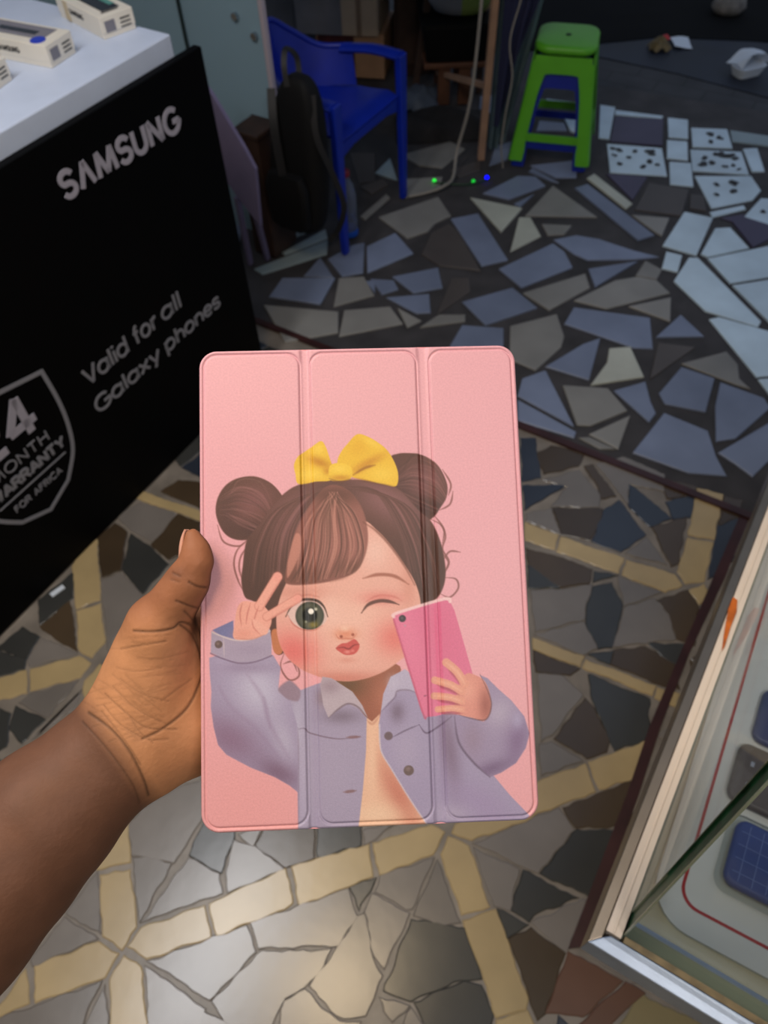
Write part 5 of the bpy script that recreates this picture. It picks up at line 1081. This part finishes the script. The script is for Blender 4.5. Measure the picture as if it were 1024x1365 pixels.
for z, a, b in lev:
    for x, y in rrect(.10*a, .20*b, .046*min(a, b), 5): vs.append(W(BA+x+.02*(z-.135), BN+y+.10*(z-.3), z))
fs = [(i*n+j, i*n+(j+1) % n, (i+1)*n+(j+1) % n, (i+1)*n+j) for i in range(len(lev)-1) for j in range(n)]+[tuple(range(n)), tuple(range((len(lev)-1)*n, len(lev)*n))]
q.add(vs, fs); q.build('body', BAGM, bp_, smooth=60, sub=1)
q = MB(); vs = []
for z, a in ((.17, .6), (.19, .95), (.31, 1.), (.35, .8)):
    for x, y in rrect(.04*a, .15*a, .018*a, 5): vs.append(W(BA-.066+x, BN+y, z))
q.add(vs, [(i*n+j, i*n+(j+1) % n, (i+1)*n+(j+1) % n, (i+1)*n+j) for i in range(3) for j in range(n)]+[tuple(range(n)), tuple(range(3*n, 4*n))]); q.build('front_pocket', BAGM, bp_, smooth=60)
def strap(pts, w, par, name, m=BAGS):
    P = catmull(pts, 6); g = []
    for i in range(len(P)):
        d = P[min(i+1, len(P)-1)]-P[max(i-1, 0)]; s = np.cross(d, -FW); s /= (np.linalg.norm(s)+1e-9); g.append([P[i]-s*w/2, P[i]+s*w/2])
    q = MB(); sheet(q, g, .003); return q.build(name, m, par, smooth=60)
strap([W(.50, -.10, .575), W(.48, -.085, .47), W(.50, -.055, .36), W(.52, -.035, .25), W(.515, -.06, .16), W(.50, -.09, .12)], .018, bp_, 'strap')
strap([W(.47, -.22, .58), W(.435, -.20, .50), W(.430, -.19, .38), W(.44, -.18, .22)], .024, bp_, 'strap')
strap([W(.54, -.17, .59), W(.55, -.18, .64), W(.52, -.19, .67), W(.49, -.18, .64), W(.48, -.17, .59)], .016, bp_, 'handle')
PET = glass_mat('clear_bottle_plastic', (176, 188, 214), 1.0, cloud=.22)
bt0 = fl(466, 314); bt = thing('water_bottle', 'clear plastic water bottle with a blue base on the floor by the chair leg', 'bottle', bt0, 0)
L_ = [(.026, .002), (.031, .010), (.031, .06), (.029, .066), (.031, .072), (.031, .15), (.024, .185), (.012, .205), (.012, .222)]
q = MB(); lathe(q, L_, bt0+[0, 0, .006], 22); q.build('body', PET, bt, smooth=50)
q = MB(); lathe(q, [(.0315, .004), (.0322, .012), (.0322, .020), (.0315, .026)], bt0+[0, 0, .006], 22); q.build('base_band', mat('bright_blue_band', (30, 86, 190), .35), bt, smooth=50)
q = MB(); lathe(q, [(.014, .216), (.0145, .220), (.0145, .234), (.012, .237)], bt0+[0, 0, .006], 18); q.build('cap', mat('dark_red_cap', (130, 30, 50), .4), bt, smooth=50)

# ------------------------------------------------------------------ the vendor's corner behind the chair
CART = mat('brown_cardboard', (168, 130, 100), .7, var=.08); CARTG = mat('grey_carton_side', (110, 112, 122), .7, var=.08); DRED = mat('dark_red_carton_print', (70, 26, 30), .6, var=.6, scale=22)
def upright(pxa, pya, pxb, pyb): return fl(pxa, pya), fl(pxb, pyb)
def carton(name, label, p0, p1, depth, z0, z1, m, faces=()):
    """box whose front foot runs p0 -> p1 on the ground"""
    d = p1-p0; L = np.linalg.norm(d); d /= L; back = np.array([-d[1], d[0], 0])
    if back@FW < 0: back = -back
    t = thing(name, label, 'carton', (p0+p1)/2+back*depth/2+[0, 0, z0])
    q = MB(); hexa(q, [p0+[0, 0, z0], p1+[0, 0, z0], p1+back*depth+[0, 0, z0], p0+back*depth+[0, 0, z0]], [p0+[0, 0, z1], p1+[0, 0, z1], p1+back*depth+[0, 0, z1], p0+back*depth+[0, 0, z1]]); q.build('carton_body', m, t, bevel=.003)
    for nm, u0, u1, v0, v1, mm in faces:
        q = MB(); c = [p0+d*L*u-back*.0012+[0, 0, z0+(z1-z0)*v] for u, v in ((u0, v0), (u1, v0), (u1, v1), (u0, v1))]; prism(q, c, back*.001); q.build(nm, mm, t)
    return t
ca, cb = fl(426, 103), fl(513, 108)
carton('cardboard_box', 'brown cardboard box with dark red print under the pale carton', ca, cb, .26, .007, .185, CART, [('printed_panel', .02, .56, .12, .95, DRED)])
# the pale carton sits askew on it, pushed out over its left end
d_ = (cb-ca)/np.linalg.norm(cb-ca)
carton('cardboard_box', 'pale carton with a grey left half stacked on the brown box', ca-d_*.10+[.02, -.03, 0], cb-d_*.045+[.02, -.03, 0], .28, .187, .45, mat('pale_carton', (176, 158, 140), .7, var=.06), [('grey_half', .0, .56, .0, 1., CARTG), ('tape', .74, .80, 0, 1, mat('brown_tape', (128, 108, 92), .5))])
q = MB(); hexa(q, [fl(330, 92), fl(452, 84), fl(452, 84)+[.03, .10, 0], fl(330, 92)+[.03, .10, 0]], [fl(330, 92)+[0, 0, .9], fl(452, 84)+[0, 0, .9], fl(452, 84)+[.03, .10, .9], fl(330, 92)+[.03, .10, .9]]); structure(q.build('wall_left', mat('grey_street_wall', (92, 96, 106), .8, var=.2, scale=5)))
ca, cb = fl(526, 104), fl(592, 96)
cab = thing('wooden_cabinet', 'dark brown wooden cabinet behind the black crate', 'cabinet', (ca+cb)/2)
bkv = np.array([.05, .35, 0]); q = MB(); hexa(q, [ca, cb, cb+bkv, ca+bkv], [ca+[0, 0, .62], cb+[0, 0, .62], cb+bkv+[0, 0, .62], ca+bkv+[0, 0, .62]]); q.build('body', WOODD, cab, bevel=.004)
q = MB(); u = (cb-ca); fo = np.array([-.004, -.012, 0]); prism(q, [ca+u*.08+[0, 0, .05], ca+u*.92+[0, 0, .05], ca+u*.92+[0, 0, .58], ca+u*.08+[0, 0, .58]], fo); dr = q.build('door', mat('brown_cabinet_door', (60, 42, 34), .6, var=.25, scale=14), cab, bevel=.003)
q = MB(); tube(q, [ca+u*.8+fo+[0, 0, .33], ca+u*.8+fo*2.2+[0, 0, .33]], .010, 10, 0); q.build('knob', ALUDIM, dr, smooth=40)

# trestle: pale front post, dark raking leg, board on top (just above the picture)
WOODP = mat('pale_timber', (150, 118, 96), .6, var=.2, scale=12)
vt = thing('vendor_table', 'timber vendor table with one pale front post and a dark raking leg', 'table', fl(600, 150))
p_ = fl(641, 213); q = MB(); bar(q, p_+[0, 0, .003], p_+[.008, .0, .70], .026, .026, (0, 1, 0)); q.build('leg', WOODP, vt, bevel=.002)['label'] = 'pale front post'
p2 = fl(552, 128); q = MB(); bar(q, p2+[0, 0, .003], p2+[.10, .0, .70], .026, .03, (0, 1, 0)); q.build('leg', WOODD, vt, bevel=.002)
p3 = p_+np.array([.05, .55, 0]); q = MB(); bar(q, p3+[0, 0, .003], p3+[0, 0, .70], .026, .026, (0, 1, 0)); q.build('leg', WOODD, vt, bevel=.002)
q = MB(); bar(q, p_+[.004, .014, .27], p2+[.10, -.02, .10], .018, .018); q.build('brace', WOODP, vt)
q = MB(); c = [p_+[-.62, -.03, .70], p_+[.16, -.06, .70], p_+[.24, .62, .70], p_+[-.52, .66, .70]]; hexa(q, c, [v+[0, 0, .022] for v in c]); q.build('tabletop', WOODD, vt, bevel=.003)

# wooden stand with a black crate and a striped cloth bag on it
s0 = fl(600, 140)
st_ = thing('wooden_stand', 'low reddish-brown wooden stand below the black crate', 'stand', s0)
WR = mat('reddish_brown_wood', (84, 52, 34), .6, var=.25, scale=18)
for dx, dy in ((-.03, 0), (.055, 0), (-.03, .2), (.055, .2)):
    q = MB(); c = s0+[dx, dy, 0]; box(q, c+[0, 0, .083], (.05, .035, .150)); q.build('leg', WR, st_, bevel=.003)
q = MB(); box(q, s0+[.01, .10, .168], (.25, .26, .020)); q.build('board', WR, st_, bevel=.003)
ck = thing('plastic_crate', 'black plastic crate on the wooden stand under the table', 'crate', s0+[.01, .1, .179])
q = MB(); o = s0+[.02, .10, .179]; hexa(q, [o+[x, y, 0] for x, y in rrect(.25, .24, .02)], [o+[x, y, .128] for x, y in rrect(.29, .28, .02)]); q.build('body', mat('black_plastic', (8, 8, 9), .55, spec=.2), ck)
q = MB(); A = [o+[x, y, .1285] for x, y in rrect(.30, .29, .02)]; hexa(q, A, [v+[0, 0, .018] for v in A]); q.build('rim', mat('black_plastic', (8, 8, 9), .55), ck)
bgc = o+[.02, -.01, .148]
bg2 = thing('cloth_bag', 'striped grey, green and beige cloth bag resting on the black crate', 'bag', bgc)
n = 26; prof = [(.06, 0), (.105, .012), (.128, .045), (.132, .09), (.115, .14), (.06, .17)]
for nm, a0, a1, mm in (('grey_side', 130, 265, mat('grey_cloth', (112, 116, 126), .8, bump=.5)), ('green_band', 265, 318, mat('olive_green_cloth', (112, 130, 64), .8, bump=.5)), ('beige_side', 318, 490, mat('beige_cloth', (176, 150, 108), .8, bump=.5))):
    q = MB(); g = [[bgc+np.array([r*1.05*math.cos(math.radians(t)), r*.8*math.sin(math.radians(t)), z]) for t in np.linspace(a0, a1, 14)] for r, z in prof]; sheet(q, g, .004); q.build(nm, mm, bg2, smooth=60)

# navy cloth and clear plastic hanging from the table's front edge
NAVY = mat('navy_cloth', (22, 26, 58), .85, bump=.4, bscale=120)
def drape(name, label, cat, xs, zt, zb, mm, base, amp, ph):
    g = []
    for z_i, t in enumerate(np.linspace(0, 1, 14)):
        row = []
        for k, u in enumerate(np.linspace(0, 1, 22)):
            z = zt+(zb(u)-zt)*t; x = xs[0]+(xs[1]-xs[0])*u*(1-.62*t)
            row.append(base+np.array([x, amp*math.sin(u*17+ph+t*1.3)*(.4+.6*t), z]))
        g.append(row)
    q = MB(); sheet(q, g, .003); ob = q.build(name, mm, smooth=70, loc=tuple(base+[0, 0, zt])); return tag(ob, label, cat)
drape('cloth_drape', 'dark navy cloth hanging from the table beside its pale post', 'cloth', (.032, .195), .70, lambda u: .145+.05*u if u < .35 else .165+.40*(u-.35), NAVY, p_+[0, -.045, 0], .012, 0.)
PLS = glass_mat('hazy_plastic_sheet', (150, 176, 184), .8, cloud=.30)
drape('plastic_sheet', 'hazy clear plastic sheet hanging behind the navy cloth', 'plastic sheet', (.03, .20), .69, lambda u: .02+.06*abs(u-.3), PLS, p_+[0, .035, 0], .016, 1.)

# cables and the little coloured lights
CAB = mat('grey_white_cable', (140, 134, 126), .5)
def cable(name, label, pts, r, m=CAB):
    q = MB(); tube(q, pts, r, 8, 8); return tag(q.build(name, m, smooth=60, loc=tuple(np.asarray(pts[0], float))), label, 'cable')
cb0 = fl(584, 253); o_ = p_+np.array([-.05, -.09, 0])
cable('power_cable', 'pale cable hanging from the table and curling onto the floor', [o_+[0, .04, .712], o_+[0, .0, .66], o_+[-.005, .0, .45], o_+[-.02, .0, .25], o_+[-.055, .0, .09], fl(604, 236, .030), fl(592, 248, .024), fl(572, 256, .012), fl(545, 262, .012)], .0055)
cable('thin_cord', 'thin grey cord drooping in front of the navy cloth', [p_+[.07, -.085, .712], p_+[.08, -.085, .60], p_+[.055, -.085, .46], p_+[.075, -.085, .34], p_+[.065, -.085, .22], p_+[.06, -.085, .10], p_+[.075, -.085, .010]], .0028)
ls_ = thing('light_string', 'string of tiny green and blue lights on the floor at the post', 'lights', fl(612, 243))
pts = [fl(578, 243, .012), fl(600, 245, .012), fl(618, 246, .012), fl(632, 244, .012), fl(649, 239, .012), fl(650, 230, .012)]
q = MB(); tube(q, pts, .003, 8, 6); q.build('wire', mat('green_wire', (20, 60, 34), .4), ls_, smooth=60)
for (x, y), c, e in (((579, 243), (40, 255, 70), 1.), ((631, 244), (20, 220, 60), .7), ((649, 239), (0, 0, 255), 4.)):
    q = MB(); lathe(q, [(.002, 0), (.0065, .004), (.0065, .010), (.002, .014)], fl(x, y, .008), 12); q.build('bulb', mat('led_%d_%d' % (x, y), c, .3, emit=e), ls_, smooth=70)['label'] = 'lit %s bulb' % ('blue' if x == 649 else 'green')
# junk on the ground below the table
JK = mat('dark_cloth_heap', (26, 24, 26), .9, var=.4, scale=20, bump=.6, bscale=60)
q = MB(); g = []; c0 = fl(592, 172)
for i, u in enumerate(np.linspace(-1, 1, 15)):
    g.append([c0+np.array([.20*u, .11*v, .004+.075*max(0, 1-u*u)**.5*max(0, 1-v*v)**.5*(.75+.25*math.sin(5*u+4*v))]) for v in np.linspace(-1, 1, 11)])
sheet(q, g, .004); tag(q.build('cloth_heap', JK, smooth=70, loc=tuple(c0)), 'dark heap of cloth on the floor under the vendor table', 'cloth')
q = MB(); g = []; c0 = fl(560, 138)
for u in np.linspace(-1, 1, 11): g.append([c0+np.array([.075*u, .10*v, .004+.05*(1-u*u)*(1-v*v)+.012*math.sin(7*u)*math.cos(6*v)+.012]) for v in np.linspace(-1, 1, 11)])
sheet(q, g, .003); tag(q.build('plastic_sheet', mat('blue_grey_tarpaulin', (74, 84, 100), .5, bump=.6, bscale=40), smooth=50, loc=tuple(c0)), 'crumpled blue-grey tarpaulin on the ground left of the reddish stand', 'tarpaulin')

# litter on the street and one chip on the shop floor
WHT = mat('white_foam', (214, 222, 232), .5)
fc_ = fl(994, 99); fb = thing('foam_container', 'white crumpled foam food container on the pavement', 'container', fc_, .35)
q = MB(); hexa(q, [(x, y, .0) for x, y in rrect(.11, .07, .02)], [(x, y, .042) for x, y in rrect(.145, .10, .03)]); q.build('tray', WHT, fb, smooth=40, world=False)
q = MB(); sheet(q, [[(.07*u, .01+.05*v, .045+.045*(1-u*u)*(1-.4*v)+.010*math.sin(4*u+2*v)) for u in np.linspace(-1, 1, 9)] for v in np.linspace(-1, 1, 7)], .003); q.build('lid', WHT, fb, smooth=60, world=False)
q = MB(); sheet(q, [[fl(893+24*u+6*v, 52+13*v, .004)+[0, 0, .006*math.sin(3*u+2*v)+.006] for u in np.linspace(0, 1, 6)] for v in np.linspace(0, 1, 5)], .001); tag(q.build('paper_sheet', WHT, smooth=60, loc=tuple(fl(905, 58))), 'small white paper sheet lying on the dark street', 'paper')
lt = thing('crumpled_wrapper', 'brown and red crumpled wrapper beside the white paper', 'litter', fl(880, 66))
q = MB(); c0 = fl(878, 66); sheet(q, [[c0+np.array([.045*u, .04*v, .006+.035*(1-u*u)*(1-v*v)+.010*math.sin(6*u+5*v)+.006]) for u in np.linspace(-1, 1, 9)] for v in np.linspace(-1, 1, 9)], .002); q.build('brown_foil', mat('brown_foil', (104, 88, 52), .5, var=.4, scale=50), lt, smooth=30)
q = MB(); c0 = fl(887, 53); sheet(q, [[c0+np.array([.018*u, .02*v, .008+.014*(1-u*u)*(1-v*v)]) for u in np.linspace(-1, 1, 6)] for v in np.linspace(-1, 1, 6)], .002); q.build('red_scrap', mat('red_scrap', (190, 40, 40), .5), lt, smooth=30)
q = MB(); c0 = fl(969, 18); vs = []
lathe(q, [(.06, 0), (.085, .03), (.07, .075), (.03, .10)], c0+[0, 0, .003], 14, sy=.8); tag(q.build('stone', mat('pale_grey_stone', (122, 118, 114), .8, var=.3, scale=30, bump=.6, bscale=40), smooth=60, loc=tuple(c0)), 'pale grey stone on the black road at the top right', 'stone')
q = MB(); p0, p1 = fl(69, 795), fl(86, 783); bar(q, p0+[0, 0, .0045], p1+[0, 0, .0045], .013, .0025); tag(q.build('paper_scrap', WHT, loc=tuple((p0+p1)/2)), 'tiny white paper scrap on the slate floor by the counter foot', 'paper')
